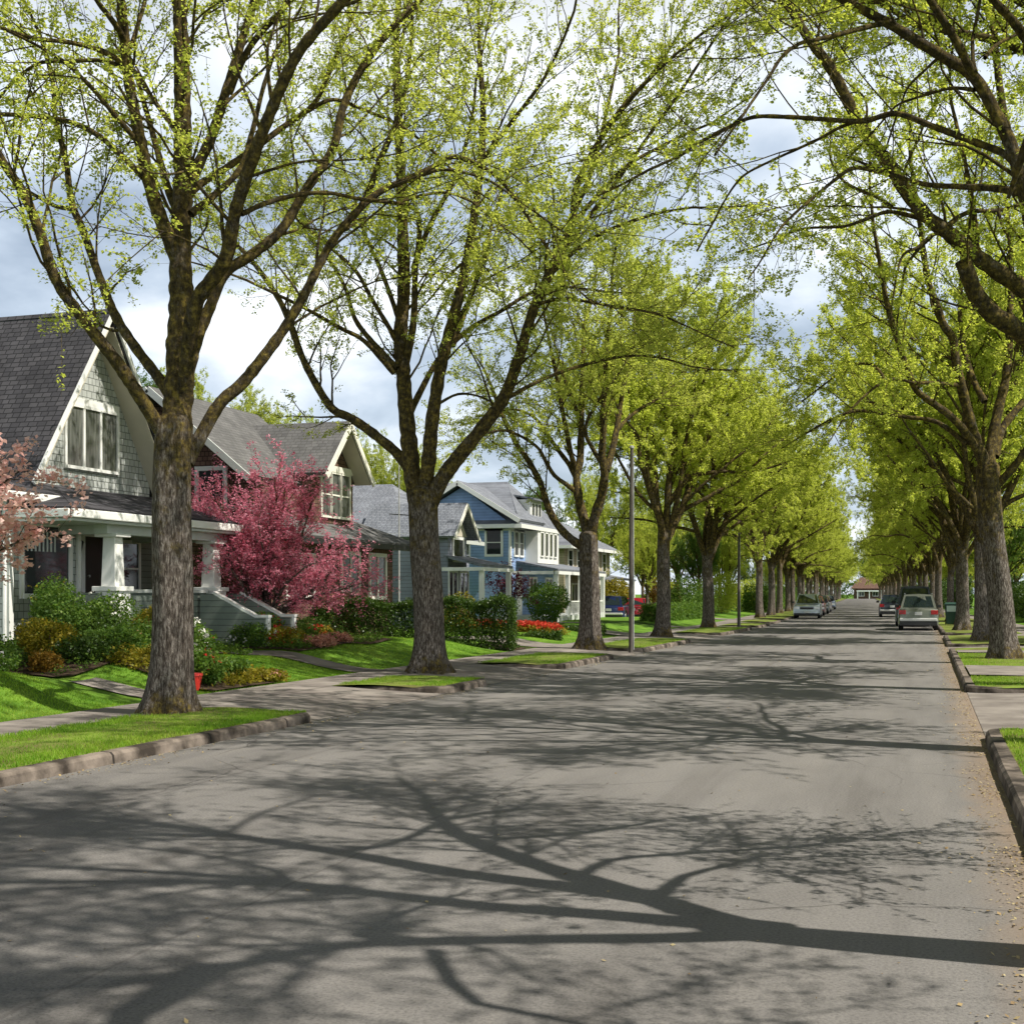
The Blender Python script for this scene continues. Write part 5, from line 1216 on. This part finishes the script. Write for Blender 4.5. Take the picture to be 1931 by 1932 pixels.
m = MB(); m.bar((XR, 30.27, ZR-0.1), (XE, 30.27, ZE-0.1), 0.06, 0.18); m.bar((XR, 30.27, ZR-0.1), (-23.6, 30.27, 4.55), 0.06, 0.18); m.build('barge_board', M['greypaint'], rf2)
m = MB(); m.box(-15.8, -15.7, 30.3, 39.5, 3.06, 3.22); m.build('gutter', M['dark'], rf2)
# dormer
yd = 34.75
m = MB(); m.poly([(-16.7, yd-1.35, 3.4), (-16.7, yd+1.35, 3.4), (-16.7, yd+1.35, 5.15), (-16.7, yd, 6.45), (-16.7, yd-1.35, 5.15)], 2.8); dm = m.build('dormer', M['shingle_brown'], h2)
m = MB(); sd = (6.80-5.15)/1.62
m.poly([(-16.15, yd, 6.80), (-16.15, yd-1.62, 5.15), (-19.6, yd-1.62, 5.15), (-19.6, yd, 6.80)], 0.12); m.poly([(-16.15, yd+0.02, 6.80), (-16.15, yd+1.62, 5.15), (-19.6, yd+1.62, 5.15), (-19.6, yd+0.02, 6.80)], 0.12)
m.build('dormer_roof', M['roof_greyx'], dm)
m = MB(); m.bar((-16.12, yd, 6.68), (-16.12, yd-1.64, 5.02), 0.05, 0.17); m.bar((-16.12, yd, 6.68), (-16.12, yd+1.64, 5.02), 0.05, 0.17); m.build('barge_board', M['cream'], dm)
m = MB(); 
for s in (-1, 1): m.poly([(-16.18, yd+s*0.05, 6.56), (-16.18, yd+s*1.55, 5.04), (-16.7, yd+s*1.55, 5.04), (-16.7, yd+s*0.05, 6.56)], 0.03)
m.build('soffit', M['soffit'], dm)
for k in (-1, 0, 1): window(h2, 'x', -16.7, yd+0.12+k*0.66, 4.62, 0.56, 1.25, 1, 2, 0.07, 'cream', 'glass_curtain')
m = MB(); m.box(-16.72, -16.64, yd-1.3, yd+1.4, 5.30, 5.48); m.build('trim', M['cream'], h2)
for yy in (35.9, 37.95): window(h2, 'x', -16.7, yy, 2.25, 1.15, 1.25, 2, 1, 0.12, 'cream', 'glass_curtain')
window(h2, 'x', -16.7, 32.6, 2.2, 1.6, 1.1, 2, 1, 0.1, 'white', 'glass')
for yy in (33.8, 35.35):
    m = MB(); m.box(-16.7, -16.2, yy-0.2, yy+0.2, 0.2, 1.75); m.build('pier', M['brick'], h2)
window(h2, 'y', 30.9, -18.5, 4.55, 0.75, 1.0, 1, 1, 0.12, 'white', 'glass', -1)

# ---- house 3: slate bungalow
h3 = empty('house', (-21.5, 53, 0.3), 'slate grey bungalow with a small beige front gable beside the second left maple', 'house', HG)
m = MB(); m.box(-27, -20.4, 48.9, 57, 0.1, 4.15); m.build('wall', M['clap_slate'], h3)
m = MB(); m.poly([(-22.6, 53, 6.58), (-19.9, 48.2, 4.15), (-28, 48.2, 4.15), (-28, 53, 6.58)], 0.15); m.poly([(-22.6, 53.02, 6.58), (-19.9, 57.6, 4.15), (-28, 57.6, 4.15), (-28, 53.02, 6.58)], 0.15)
m.poly([(-22.6, 53.0, 6.585), (-19.9, 48.2, 4.155), (-19.9, 57.6, 4.155)], 0.12)
rf3 = m.build('roof', M['roof_slatex'], h3)
m = MB(); m.box(-28, -19.9, 48.12, 48.19, 3.96, 4.13); m.box(-19.9, -19.83, 51.2, 57.6, 3.96, 4.13); m.build('gutter', M['greypaint'], rf3)
ys_ = 49.5
m = MB(); m.box(-20.4, -18.22, ys_-1.1, ys_+1.1, 0.2, 4.05); m.build('wall', M['clap_slate'], h3); m = MB(); m.poly([(-18.2, ys_-1.1, 4.05), (-18.2, ys_+1.1, 4.05), (-18.2, ys_, 5.1)], 0.9); fg = m.build('front_gable', M['soffit'], h3)
m = MB(); m.poly([(-17.8, ys_, 5.42), (-17.8, ys_-1.5, 4.0), (-22.0, ys_-1.5, 4.0), (-22.0, ys_, 5.42)], 0.1); m.poly([(-17.8, ys_+.02, 5.42), (-17.8, ys_+1.5, 4.0), (-22.0, ys_+1.5, 4.0), (-22.0, ys_+.02, 5.42)], 0.1); m.build('gable_roof', M['roof_slatex'], fg)
m = MB(); m.bar((-17.77, ys_, 5.32), (-17.77, ys_-1.5, 3.9), 0.05, 0.15); m.bar((-17.77, ys_, 5.32), (-17.77, ys_+1.5, 3.9), 0.05, 0.15); m.build('barge_board', M['cream'], fg)
window(h3, 'x', -18.2, ys_, 3.5, 1.1, 0.8, 1, 1, 0.12)
m = MB(); m.poly([(-16.5, 47.6, 2.85), (-16.5, 51.6, 2.85), (-18.25, 51.2, 3.25), (-18.25, 48.0, 3.25)], 0.1); m.build('porch_roof', M['roof_slatey'], h3)
m = MB(); m.box(-16.6, -16.46, 47.6, 51.6, 2.60, 2.74); m.box(-18.2, -16.55, 47.64, 47.76, 2.6, 2.74); m.build('beam', M['white'], h3)
for py in (47.9, 51.3):
    m = MB(); m.box(-16.7, -16.52, py-0.09, py+0.09, 0.2, 2.6); m.build('post', M['white'], h3)
m = MB()
for i in range(14): m.box(-16.62, -16.59, 48.1+i*0.24, 48.13+i*0.24, 0.75, 1.25)
m.box(-16.64, -16.57, 47.9, 51.3, 1.25, 1.31); m.build('railing', M['white'], h3)
m = MB(); m.box(-18.2, -16.55, 47.8, 51.4, 0.1, 0.75); m.build('porch_floor', M['greypaint'], h3)
for yy in (48.9, 50.2): window(h3, 'x', -18.2, yy, 1.95, 0.9, 1.2, 2, 1, 0.09, 'white', 'glass')
window(h3, 'y', 48.9, -21.6, 2.4, 0.9, 1.2, 1, 2, 0.09, 'white', 'glass', -1)

# ---- house 4: blue two-storey house
h4 = empty('house', (-23.5, 66, 0.25), 'bright blue two-storey house with white trim and a white front porch', 'house', HG)
m = MB(); m.box(-28, -20, 62, 70, 0.1, 5.15); m.build('wall', M['clap_blue'], h4)
m = MB(); m.poly([(-26, 62, 5.2), (-19.9, 62, 5.2), (-22.6, 62, 7.15)], 0.2); m.build('gable', M['clap_blue'], h4)
m = MB()
m.poly([(-22.6, 61.4, 7.45), (-19.3, 61.4, 5.45), (-19.3, 66, 5.45), (-22.6, 66, 7.45)], 0.14); m.poly([(-22.62, 61.4, 7.45), (-26.4, 61.4, 5.2), (-26.4, 66, 5.2), (-22.62, 66, 7.45)], 0.14)
m.poly([(-28.4, 61.5, 5.2), (-19.35, 61.6, 5.2), (-21.5, 66.2, 7.75), (-26.5, 66.2, 7.75)], 0.12)
m.poly([(-19.3, 61.5, 5.2), (-19.3, 70.7, 5.2), (-21.5, 66.2, 7.75)], 0.12); m.poly([(-19.35, 70.7, 5.2), (-28.4, 70.7, 5.2), (-26.5, 66.2, 7.75), (-21.5, 66.2, 7.75)], 0.12); m.poly([(-28.4, 70.7, 5.2), (-28.4, 61.5, 5.2), (-26.5, 66.2, 7.75)], 0.12)
rf4 = m.build('roof', M['roof_slatey'], h4)
m = MB(); m.bar((-22.6, 61.36, 7.33), (-19.3, 61.36, 5.33), 0.06, 0.22); m.bar((-22.6, 61.36, 7.33), (-26.4, 61.36, 5.08), 0.06, 0.22); m.box(-28, -19.3, 61.44, 61.5, 5.0, 5.2); m.box(-19.3, -19.22, 61.44, 70.7, 5.0, 5.2); m.build('barge_board', M['white'], rf4)
m = MB(); m.box(-20.6, -19.9, 65.2, 67.3, 5.6, 6.7); dm4 = m.build('dormer', M['white'], h4)
m = MB(); m.poly([(-19.6, 64.9, 6.75), (-19.6, 67.6, 6.75), (-21.6, 67.3, 7.1), (-21.6, 65.2, 7.1)], 0.1); m.build('dormer_roof', M['roof_slatey'], dm4)
for k in (-1, 0, 1): window(h4, 'x', -19.9, 66.25+k*0.6, 6.15, 0.42, 0.7, 1, 1, 0.05)
window(h4, 'y', 62, -20.85, 4.3, 0.75, 1.2, 1, 2, 0.12, 'white', 'glass', -1)
window(h4, 'y', 62, -22.6, 4.3, 0.75, 1.2, 1, 2, 0.12, 'white', 'glass', -1)
m = MB(); m.box(-20.05, -19.93, 61.93, 62.08, 0.1, 5.15); m.box(-20.0, -19.95, 62.08, 70, 4.85, 5.15); m.box(-27.9, -20.05, 61.95, 62.0, 4.9, 5.0); m.build('trim', M['white'], h4)
m = MB(); m.box(-20, -19.3, 64.6, 68.6, 3.3, 5.0); bay = m.build('bay', M['white'], h4)
for yy in (65.1, 65.95, 66.8, 67.65): window(h4, 'x', -19.3, yy+0.2, 4.3, 0.5, 1.2, 1, 1, 0.06)
for yy in (63.0, 63.9): window(h4, 'x', -20, yy, 4.3, 0.6, 1.25, 1, 2, 0.09)
m = MB(); m.poly([(-17.6, 62.2, 2.95), (-17.6, 72.6, 2.95), (-20, 71.6, 3.4), (-20, 63.0, 3.4)], 0.1); m.build('porch_roof', M['roof_slatey'], h4)
m = MB(); m.box(-17.75, -17.58, 62.2, 72.6, 2.68, 2.84); m.box(-20, -17.7, 62.2, 62.36, 2.68, 2.84); m.build('beam', M['white'], h4)
for py in (62.4, 64.6, 67.2, 69.8, 72.2):
    m = MB(); m.box(-17.8, -17.58, py-0.1, py+0.1, 0.2, 2.68); m.build('post', M['white'], h4)
m = MB(); m.box(-20, -17.6, 62.3, 72.4, 0.1, 0.6); m.build('porch_floor', M['greypaint'], h4)
m = MB()
for i in range(34): m.box(-17.72, -17.69, 64.8+i*0.22, 64.83+i*0.22, 0.6, 1.25)
m.box(-17.75, -17.66, 64.6, 72.2, 1.25, 1.32); m.build('railing', M['white'], h4)
for yy in (66, 69): window(h4, 'x', -20, yy, 1.85, 1.2, 1.3, 2, 1, 0.1)
m = MB(); m.box(-20, -19.94, 63.0, 63.9, 0.6, 2.6); m.build('door', M['white'], h4)

# ---- house 5: tan house
h5 = empty('house', (-27, 86, 0.2), 'tan two-storey house with a grey hipped roof behind the third left maple', 'house', HG)
m = MB(); m.box(-32, -22, 79.5, 92, 0.1, 4.85); m.build('wall', M['clap_tan'], h5)
m = MB(); m.poly([(-21.3, 78.8, 4.8), (-21.3, 92.7, 4.8), (-25.5, 88, 7.2), (-25.5, 83.5, 7.2)], 0.14); m.poly([(-21.3, 78.8, 4.8), (-25.5, 83.5, 7.2), (-29, 83.5, 7.2), (-33, 78.8, 4.8)], 0.14)
m.poly([(-21.3, 92.7, 4.8), (-33, 92.7, 4.8), (-29, 88, 7.2), (-25.5, 88, 7.2)], 0.14); m.poly([(-25.5, 83.5, 7.2), (-25.5, 88, 7.2), (-29, 88, 7.2), (-29, 83.5, 7.2)], 0.14); m.poly([(-33, 78.8, 4.8), (-29, 83.5, 7.2), (-29, 88, 7.2), (-33, 92.7, 4.8)], 0.14)
rf5 = m.build('roof', M['roof_slatey'], h5)
m = MB(); m.box(-21.3, -21.2, 78.8, 92.7, 4.58, 4.78); m.box(-33, -21.3, 78.72, 78.8, 4.58, 4.78); m.build('fascia', M['white'], rf5)
for yy in (81, 83.2, 88, 90.2): window(h5, 'x', -22, yy, 3.9, 1.0, 1.2, 1, 2, 0.14, 'cream')
for xx in (-23.5, -26): window(h5, 'y', 79.5, xx, 3.9, 1.0, 1.2, 1, 2, 0.14, 'cream', 'glass', -1)
m = MB(); m.poly([(-19.8, 80, 2.7), (-19.8, 91, 2.7), (-22, 91, 3.1), (-22, 80, 3.1)], 0.1); m.build('porch_roof', M['roof_slatey'], h5)
for py in (80.3, 83.8, 87.3, 90.7):
    m = MB(); m.box(-20.1, -19.85, py-0.13, py+0.13, 0.1, 2.6); m.build('post', M['cream'], h5)
m = MB(); m.box(-22, -19.9, 80, 91, 0.1, 0.5); m.build('porch_floor', M['concrete'], h5)
for yy in (82, 85.5, 89): window(h5, 'x', -22, yy, 1.7, 1.3, 1.2, 2, 1, 0.1, 'cream')

# ---- far house closing the street, and a house behind the right row
h6 = empty('house', (-15.5, 452, 0), 'distant reddish brown house with a white porch closing the end of the street', 'house')
m = MB(); m.box(-23, -9, 448, 458, -0.1, 3.6); m.build('wall', M['shingle_brown'], h6)
m = MB(); m.poly([(-24, 447, 3.5), (-8, 447, 3.5), (-11, 453, 7.2), (-21, 453, 7.2)], 0.2); m.poly([(-24, 459, 3.5), (-21, 453, 7.2), (-11, 453, 7.2), (-8, 459, 3.5)], 0.2)
m.poly([(-24, 447, 3.5), (-21, 453, 7.2), (-24, 459, 3.5)], 0.2); m.poly([(-8, 447, 3.5), (-11, 453, 7.2), (-8, 459, 3.5)], 0.2); m.build('roof', M['shingle_brown'], h6)
m = MB(); m.box(-22, -10, 445.5, 448, 2.4, 2.8)
for px_ in (-21.8, -18, -14, -10.4): m.box(px_, px_+0.3, 445.6, 445.9, 0, 2.4)
m.build('porch', M['white'], h6)
for xx in (-20.5, -16, -12): window(h6, 'y', 448, xx, 1.6, 1.6, 1.3, 2, 1, 0.15, 'white', 'glass', -1)
h7 = empty('house', (17, 92, 0.2), 'brown house half hidden behind the trunks of the right row', 'house')
m = MB(); m.box(12, 22, 86, 98, 0.1, 3.4); m.build('wall', M['shingle_brown'], h7)
m = MB(); m.poly([(11.4, 85.4, 3.4), (11.4, 98.6, 3.4), (17, 98.6, 6.6), (17, 85.4, 6.6)], 0.15); m.poly([(22.6, 85.4, 3.4), (22.6, 98.6, 3.4), (17.02, 98.6, 6.6), (17.02, 85.4, 6.6)], 0.15); m.build('roof', M['roof_greyy'], h7)
m = MB(); m.poly([(12, 86.1, 3.3), (22, 86.1, 3.3), (17, 86.1, 6.3)], 0.15); m.build('gable', M['shingle_brown'], h7)
for yy in (89, 94): window(h7, 'x', 12, yy, 2.0, 1.4, 1.2, 2, 1, 0.12, 'white', 'glass', -1)
window(h7, 'y', 86, 15, 2.0, 1.4, 1.2, 2, 1, 0.12, 'white', 'glass', -1)

# ------------------------------------------------------------------ street furniture
def pole(x, y, H, label):
    root = empty('utility_pole', (bx(x, y), y, 0.08), label, 'pole', 'poles along the left kerb'); X = bx(x, y)
    m = MB(); m.tube([(X, y, 0.0), (X, y, H*0.5), (X+0.02, y, H)], [0.068, 0.060, 0.050], 14); m.build('shaft', M['pole'], root, smooth=False)
    m = MB(); m.lathe([(0.07, 0), (0.07, 0.05), (0.03, 0.08)], (X+0.02, y, H-0.01), 14); m.build('cap', M['galv'], root)
    m = MB(); m.tube([(X+0.078, y-0.02, 0.1), (X+0.073, y-0.02, 2.6), (X+0.068, y-0.02, H*0.96)], [0.018]*3, 6); m.build('conduit', M['galv'], root)
pole(-7.98, 36.0, 5.85, 'grey pole at the kerb just right of the third left maple')
pole(-8.5, 62.3, 4.6, 'shorter looking grey pole farther along, beyond the fifth left maple')
am = empty('antenna_mast', (-17.9, 42.6, 0.3), 'thin antenna mast with a cross bar rising between the brown and slate houses', 'antenna')
m = MB(); m.tube([(-17.9, 42.6, 0.2), (-17.9, 42.6, 4.4), (-17.9, 42.6, 6.4)], [0.035, 0.03, 0.02], 8); m.build('mast', M['galv'], am)
m = MB(); m.tube([(-18.25, 42.5, 4.55), (-17.55, 42.7, 4.5)], [0.02, 0.02], 6); m.build('cross_bar', M['dark'], am)
# red pot
zp = float(ground_z(-11.45, 18.6))
pt = empty('flower_pot', (-11.45, 18.6, zp), 'small bright red glazed pot beside the nearest trunk', 'pot')
m = MB(); m.lathe([(0.075, 0.0), (0.11, 0.16), (0.125, 0.24), (0.135, 0.24), (0.135, 0.28), (0.11, 0.28), (0.10, 0.24)], (-11.45, 18.6, zp), 20); m.build('pot', M['red_glaze'], pt, smooth=False)
m = MB(); m.lathe([(0.10, 0), (0.02, 0.015)], (-11.45, 18.6, zp+0.24), 16); m.build('soil', M['soil'], pt)
# wheelie bin
bn = empty('wheelie_bin', (bx(1.55, 70.0), 70.0, 0.1), 'dark green wheelie bin with a pale panel beside the right trunks', 'bin')
M['bin'] = m_plain('bin_green', (0.02, 0.065, 0.05), 0.45); M['panel'] = m_plain('pale_panel', (0.30, 0.40, 0.37), 0.5)
X = bx(1.45, 70.0)
m = MB(); m.frustum(X, 70.0, 0.14, 1.15, 0.25, 0.28, 0.34, 0.37); m.build('bin_body', M['bin'], bn, bevel=0.02)
m = MB(); m.frustum(X, 70.0, 1.15, 1.25, 0.37, 0.40, 0.30, 0.33); m.build('lid', M['bin'], bn, bevel=0.02)
m = MB(); m.box(X-0.24, X+0.24, 69.60, 69.635, 0.78, 1.08); m.build('panel', M['panel'], bn)
for s in (-1, 1):
    m = MB(); m.lathe([(0.12, -0.03), (0.12, 0.03)], (X+s*0.28, 70.3, 0.12), 14, 'x'); m.build('wheel', M['dark'], bn)

# ------------------------------------------------------------------ cars
M['tyre'] = m_plain('tyre', (0.018, 0.018, 0.018), 0.85); M['rim'] = m_plain('rim', (0.45, 0.46, 0.47), 0.3, 0.8)
M['tail'] = m_plain('tail_lamp', (0.42, 0.012, 0.012), 0.15); M['head'] = m_plain('head_lamp', (0.75, 0.77, 0.78), 0.08)
M['trimblack'] = m_plain('black_trim', (0.022, 0.022, 0.023), 0.5); M['carglass'] = m_plain('car_glass', (0.018, 0.028, 0.027), 0.04, spec=0.9)
M['plate'] = m_plain('number_plate', (0.6, 0.6, 0.58), 0.4)
def paint(name, c, metal=0.4):
    m = m_plain(name, c, 0.28, metal, 0.5, 0.02); m.node_tree.nodes['Principled BSDF'].inputs['Coat Weight'].default_value = 0.6; return m
def loft(rings):
    V = [p for r in rings for p in r]; k = len(rings[0]); Fs = []
    for i in range(len(rings)-1):
        for j in range(k): Fs.append((i*k+j, i*k+(j+1) % k, (i+1)*k+(j+1) % k, (i+1)*k+j))
    Fs.append(tuple(range(k))[::-1]); b = (len(rings)-1)*k; Fs.append(tuple(b+j for j in range(k)))
    return V, Fs
def car(name, label, pm, L, Wd, H, style, x, y, rz, rails=False):
    """local frame: +y is the front of the car"""
    root = empty(name, (bx(x, y), y, 0.012), label, 'car', 'parked cars', rz)
    hl, w, rwh = L/2, Wd/2, 0.34
    yf, yr = hl-0.85, -hl+0.85
    zb, belt = 0.22, 0.98 if H < 1.6 else (1.02 if H < 1.8 else 1.15)
    hood = 0.72 if H < 1.6 else (0.86 if H < 1.8 else 1.02)
    if style == 'wagon': gr_b, gr_t, gf_t, gf_b, tail = -hl+0.08, -hl+0.42, hl-2.05, hl-1.25, belt
    elif style == 'van': gr_b, gr_t, gf_t, gf_b, tail = -hl+0.04, -hl+0.16, hl-1.6, hl-0.95, belt
    else: gr_b, gr_t, gf_t, gf_b, tail = -hl+0.62, -hl+1.25, hl-2.0, hl-1.2, belt-0.06
    ar = rwh+0.06
    ys_c = [-hl, -hl+0.05, -hl+0.2]
    for c in (yr, yf): ys_c += [c + ar*k for k in (-1.02, -0.98, -0.85, -0.6, -0.3, 0, 0.3, 0.6, 0.85, 0.98, 1.02)]
    ys_c += [yr+ar*1.6, 0, yf-ar*1.6, hl-0.2, hl-0.06, hl]; ys_c = sorted(set(round(v, 3) for v in ys_c))
    rings = []
    for yy in ys_c:
        z0 = zb
        for c in (yr, yf):
            if abs(yy-c) < ar: z0 = max(z0, rwh + math.sqrt(ar*ar-(yy-c)**2)-0.04)
        e = min((yy+hl), (hl-yy)); k = 1 - 0.10*max(0, 1-e/0.28)**2
        top = np.interp(yy, [-hl, -hl+0.06, gr_b, gf_b-0.1, gf_b+0.1, hl-0.35, hl-0.05, hl], [tail-0.14, tail-0.03, tail, belt, belt-0.05, hood+0.04, hood-0.06, hood-0.2])
        top = max(top, z0+0.12); ww = w*k; zm = max(z0+0.06, top*0.62)
        rings.append([(-ww*0.94, yy, z0), (-ww, yy, z0+0.05), (-ww*1.0, yy, zm), (-ww*0.97, yy, top-0.06), (-ww*0.86, yy, top), (0, yy, top+0.02),
                      (ww*0.86, yy, top), (ww*0.97, yy, top-0.06), (ww*1.0, yy, zm), (ww, yy, z0+0.05), (ww*0.94, yy, z0)])
    V, Fs = loft(rings); body = mesh_obj('body', V, Fs, pm, root, world_space=False, smooth=True)
    try: body.modifiers.new('edge', 'EDGE_SPLIT').split_angle = math.radians(38)
    except Exception: pass
    # cabin
    wb, wt = w*0.90, w*0.70
    def crow(yy_b, yy_t, inset=0.0):
        return yy_b, yy_t
    zb_, zt = belt-0.03, H-0.03
    C = {}
    for nm, yb, yt in (('r', gr_b, gr_t), ('f', gf_b, gf_t)):
        for s in (-1, 1): C[nm+('l' if s < 0 else 'r')] = (Vector((s*wb, yb, zb_)), Vector((s*wt, yt, zt)))
    V = []; 
    roofc = [Vector((0, gr_t, H)), Vector((0, gf_t, H))]
    vs = [C['rl'][0], C['rr'][0], C['fr'][0], C['fl'][0], C['rl'][1], C['rr'][1], C['fr'][1], C['fl'][1], roofc[0], roofc[1], Vector((0, (gr_t+gf_t)/2, H+0.02)), Vector((-wt, (gr_t+gf_t)/2, zt+0.015)), Vector((wt, (gr_t+gf_t)/2, zt+0.015))]
    fs = [(0, 1, 5, 8, 4), (2, 3, 7, 9, 6), (1, 2, 6, 12, 5), (3, 0, 4, 11, 7), (4, 8, 10, 11), (8, 5, 12, 10), (11, 10, 9, 7), (10, 12, 6, 9)]
    mesh_obj('cabin', vs, fs, pm, root, world_space=False)
    def pane(a, b, c, d, u0, u1, v0, v1, nm, mat='carglass', push=0.008):
        def pt(u, v): return (a*(1-u)+b*u)*(1-v) + (d*(1-u)+c*u)*v
        n = (b-a).cross(d-a).normalized()*push
        q = [pt(u0, v0), pt(u1, v0), pt(u1, v1), pt(u0, v1)]
        mesh_obj(nm, [p+n for p in q] + [p-n*3 for p in q], [(0, 1, 2, 3), (7, 6, 5, 4), (0, 4, 5, 1), (1, 5, 6, 2), (2, 6, 7, 3), (3, 7, 4, 0)], M[mat], root, world_space=False)
    pane(C['rl'][0], C['rr'][0], C['rr'][1], C['rl'][1], 0.07, 0.93, 0.10, 0.90, 'rear_window')
    pane(C['fr'][0], C['fl'][0], C['fl'][1], C['fr'][1], 0.05, 0.95, 0.06, 0.93, 'windscreen')
    for (u0, u1) in ((0.06, 0.30), (0.33, 0.60), (0.63, 0.92)):
        pane(C['rr'][0], C['fr'][0], C['fr'][1], C['rr'][1], u0, u1, 0.10, 0.88, 'side_window')
        pane(C['fl'][0], C['rl'][0], C['rl'][1], C['fl'][1], 1-u1, 1-u0, 0.10, 0.88, 'side_window')
    def P(nm, mat, boxes, bev=0.015):
        m = MB()
        for b in boxes: m.box(*b)
        return m.build(nm, M[mat], root, bevel=bev, ws=False)
    zl = belt-0.20
    for s in (-1, 1):
        P('tail_light', 'tail', [(s*w*0.96, s*w*0.62, -hl-0.015, -hl+0.14, zl-0.09, zl+0.11)])
        P('headlight', 'head', [(s*w*0.93, s*w*0.55, hl-0.14, hl+0.01, hood-0.24, hood-0.08)])
        P('mirror', 'trimblack', [(s*w*0.98, s*(w+0.17), gf_b-0.42, gf_b-0.28, belt, belt+0.14)])
    P('bumper', 'trimblack', [(-w*0.93, w*0.93, -hl-0.05, -hl+0.16, 0.22, 0.42), (-w*0.93, w*0.93, hl-0.16, hl+0.04, 0.2, 0.36)])
    P('bumper_bar', 'plate', [(-w*0.93, w*0.93, -hl-0.06, -hl+0.1, 0.43, 0.56)], 0.03) if style == 'wagon' else None
    P('grille', 'trimblack', [(-w*0.5, w*0.5, hl-0.08, hl+0.012, hood-0.25, hood-0.10)])
    P('number_plate', 'plate', [(-0.16, 0.16, -hl-0.02, -hl+0.03, zl-0.12, zl+0.03)], 0.004)
    P('number_plate', 'plate', [(-0.16, 0.16, hl-0.03, hl+0.05, 0.38, 0.5)], 0.004)
    if rails:
        for s in (-1, 1): P('roof_rail', 'rim', [(s*(wt-0.02)-0.02, s*(wt-0.02)+0.02, gr_t+0.1, gf_t-0.1, H+0.0, H+0.05)])
    for s in (-1, 1):
        for c in (yr, yf):
            m = MB(); m.lathe([(0.2, -0.09), (rwh-0.03, -0.10), (rwh, -0.07), (rwh, 0.07), (rwh-0.03, 0.10), (0.2, 0.09)], (s*(w-0.12), c, rwh-0.005), 22, 'x'); tr = m.build('wheel', M['tyre'], root, ws=False)
            m = MB(); m.lathe([(0.205, 0.0), (0.19, 0.02*s), (0.06, 0.035*s), (0.03, 0.045*s)] if s > 0 else [(0.03, -0.045), (0.06, -0.035), (0.19, -0.02), (0.205, 0.0)], (s*(w-0.12)+s*0.092, c, rwh-0.005), 18, 'x'); m.build('rim', M['rim'], tr, ws=False)
    return root
car('parked_car', 'pale silver green estate car with roof rails, nearest in the right kerb lane', paint('silver_green', (0.20, 0.215, 0.18)), 4.6, 1.78, 1.66, 'wagon', -0.27, 64.2, math.radians(0.6), True)
car('parked_van', 'tall dark van parked right in front of the silver green estate car', paint('dark_van', (0.045, 0.05, 0.06)), 4.9, 1.95, 2.08, 'van', -0.33, 72.0, math.radians(1.5))
car('dark_car', 'dark blue car out in the lane left of the estate car', paint('navy', (0.035, 0.042, 0.06)), 4.5, 1.8, 1.62, 'wagon', -1.0, 98.0, math.radians(2.6))
car('silver_car', 'silver blue estate car facing the camera at the left kerb', paint('silver_blue', (0.42, 0.47, 0.52)), 4.6, 1.82, 1.66, 'wagon', -6.72, 92.0, math.radians(182.6), True)
car('parked_car', 'dark red car behind the silver blue one at the left kerb', paint('maroon', (0.16, 0.05, 0.045)), 4.4, 1.78, 1.5, 'sedan', -6.75, 104.0, math.radians(182.6))
car('parked_car', 'dark charcoal car, third in line at the left kerb', paint('charcoal', (0.05, 0.055, 0.06)), 4.5, 1.8, 1.55, 'wagon', -6.7, 113.5, math.radians(182.6))
car('parked_car', 'pale pinkish car, fourth in line at the left kerb', paint('blush', (0.5, 0.38, 0.38)), 4.4, 1.78, 1.5, 'sedan', -6.75, 124.0, math.radians(182.6))
car('parked_car', 'small grey blue car, last in line at the left kerb', paint('greyblue', (0.2, 0.24, 0.32)), 4.4, 1.78, 1.5, 'sedan', -6.7, 142.0, math.radians(182.6))
car('parked_car', 'deep blue car in a driveway seen between the third and fourth left maples', paint('deep_blue', (0.02, 0.035, 0.11)), 4.5, 1.8, 1.55, 'wagon', -18.2+0.75, 76.1, math.radians(3))
car('parked_car', 'bright red car in a driveway beside the deep blue one', paint('red', (0.42, 0.02, 0.03)), 4.3, 1.76, 1.42, 'sedan', -17.4+0.75, 79.6, math.radians(3))
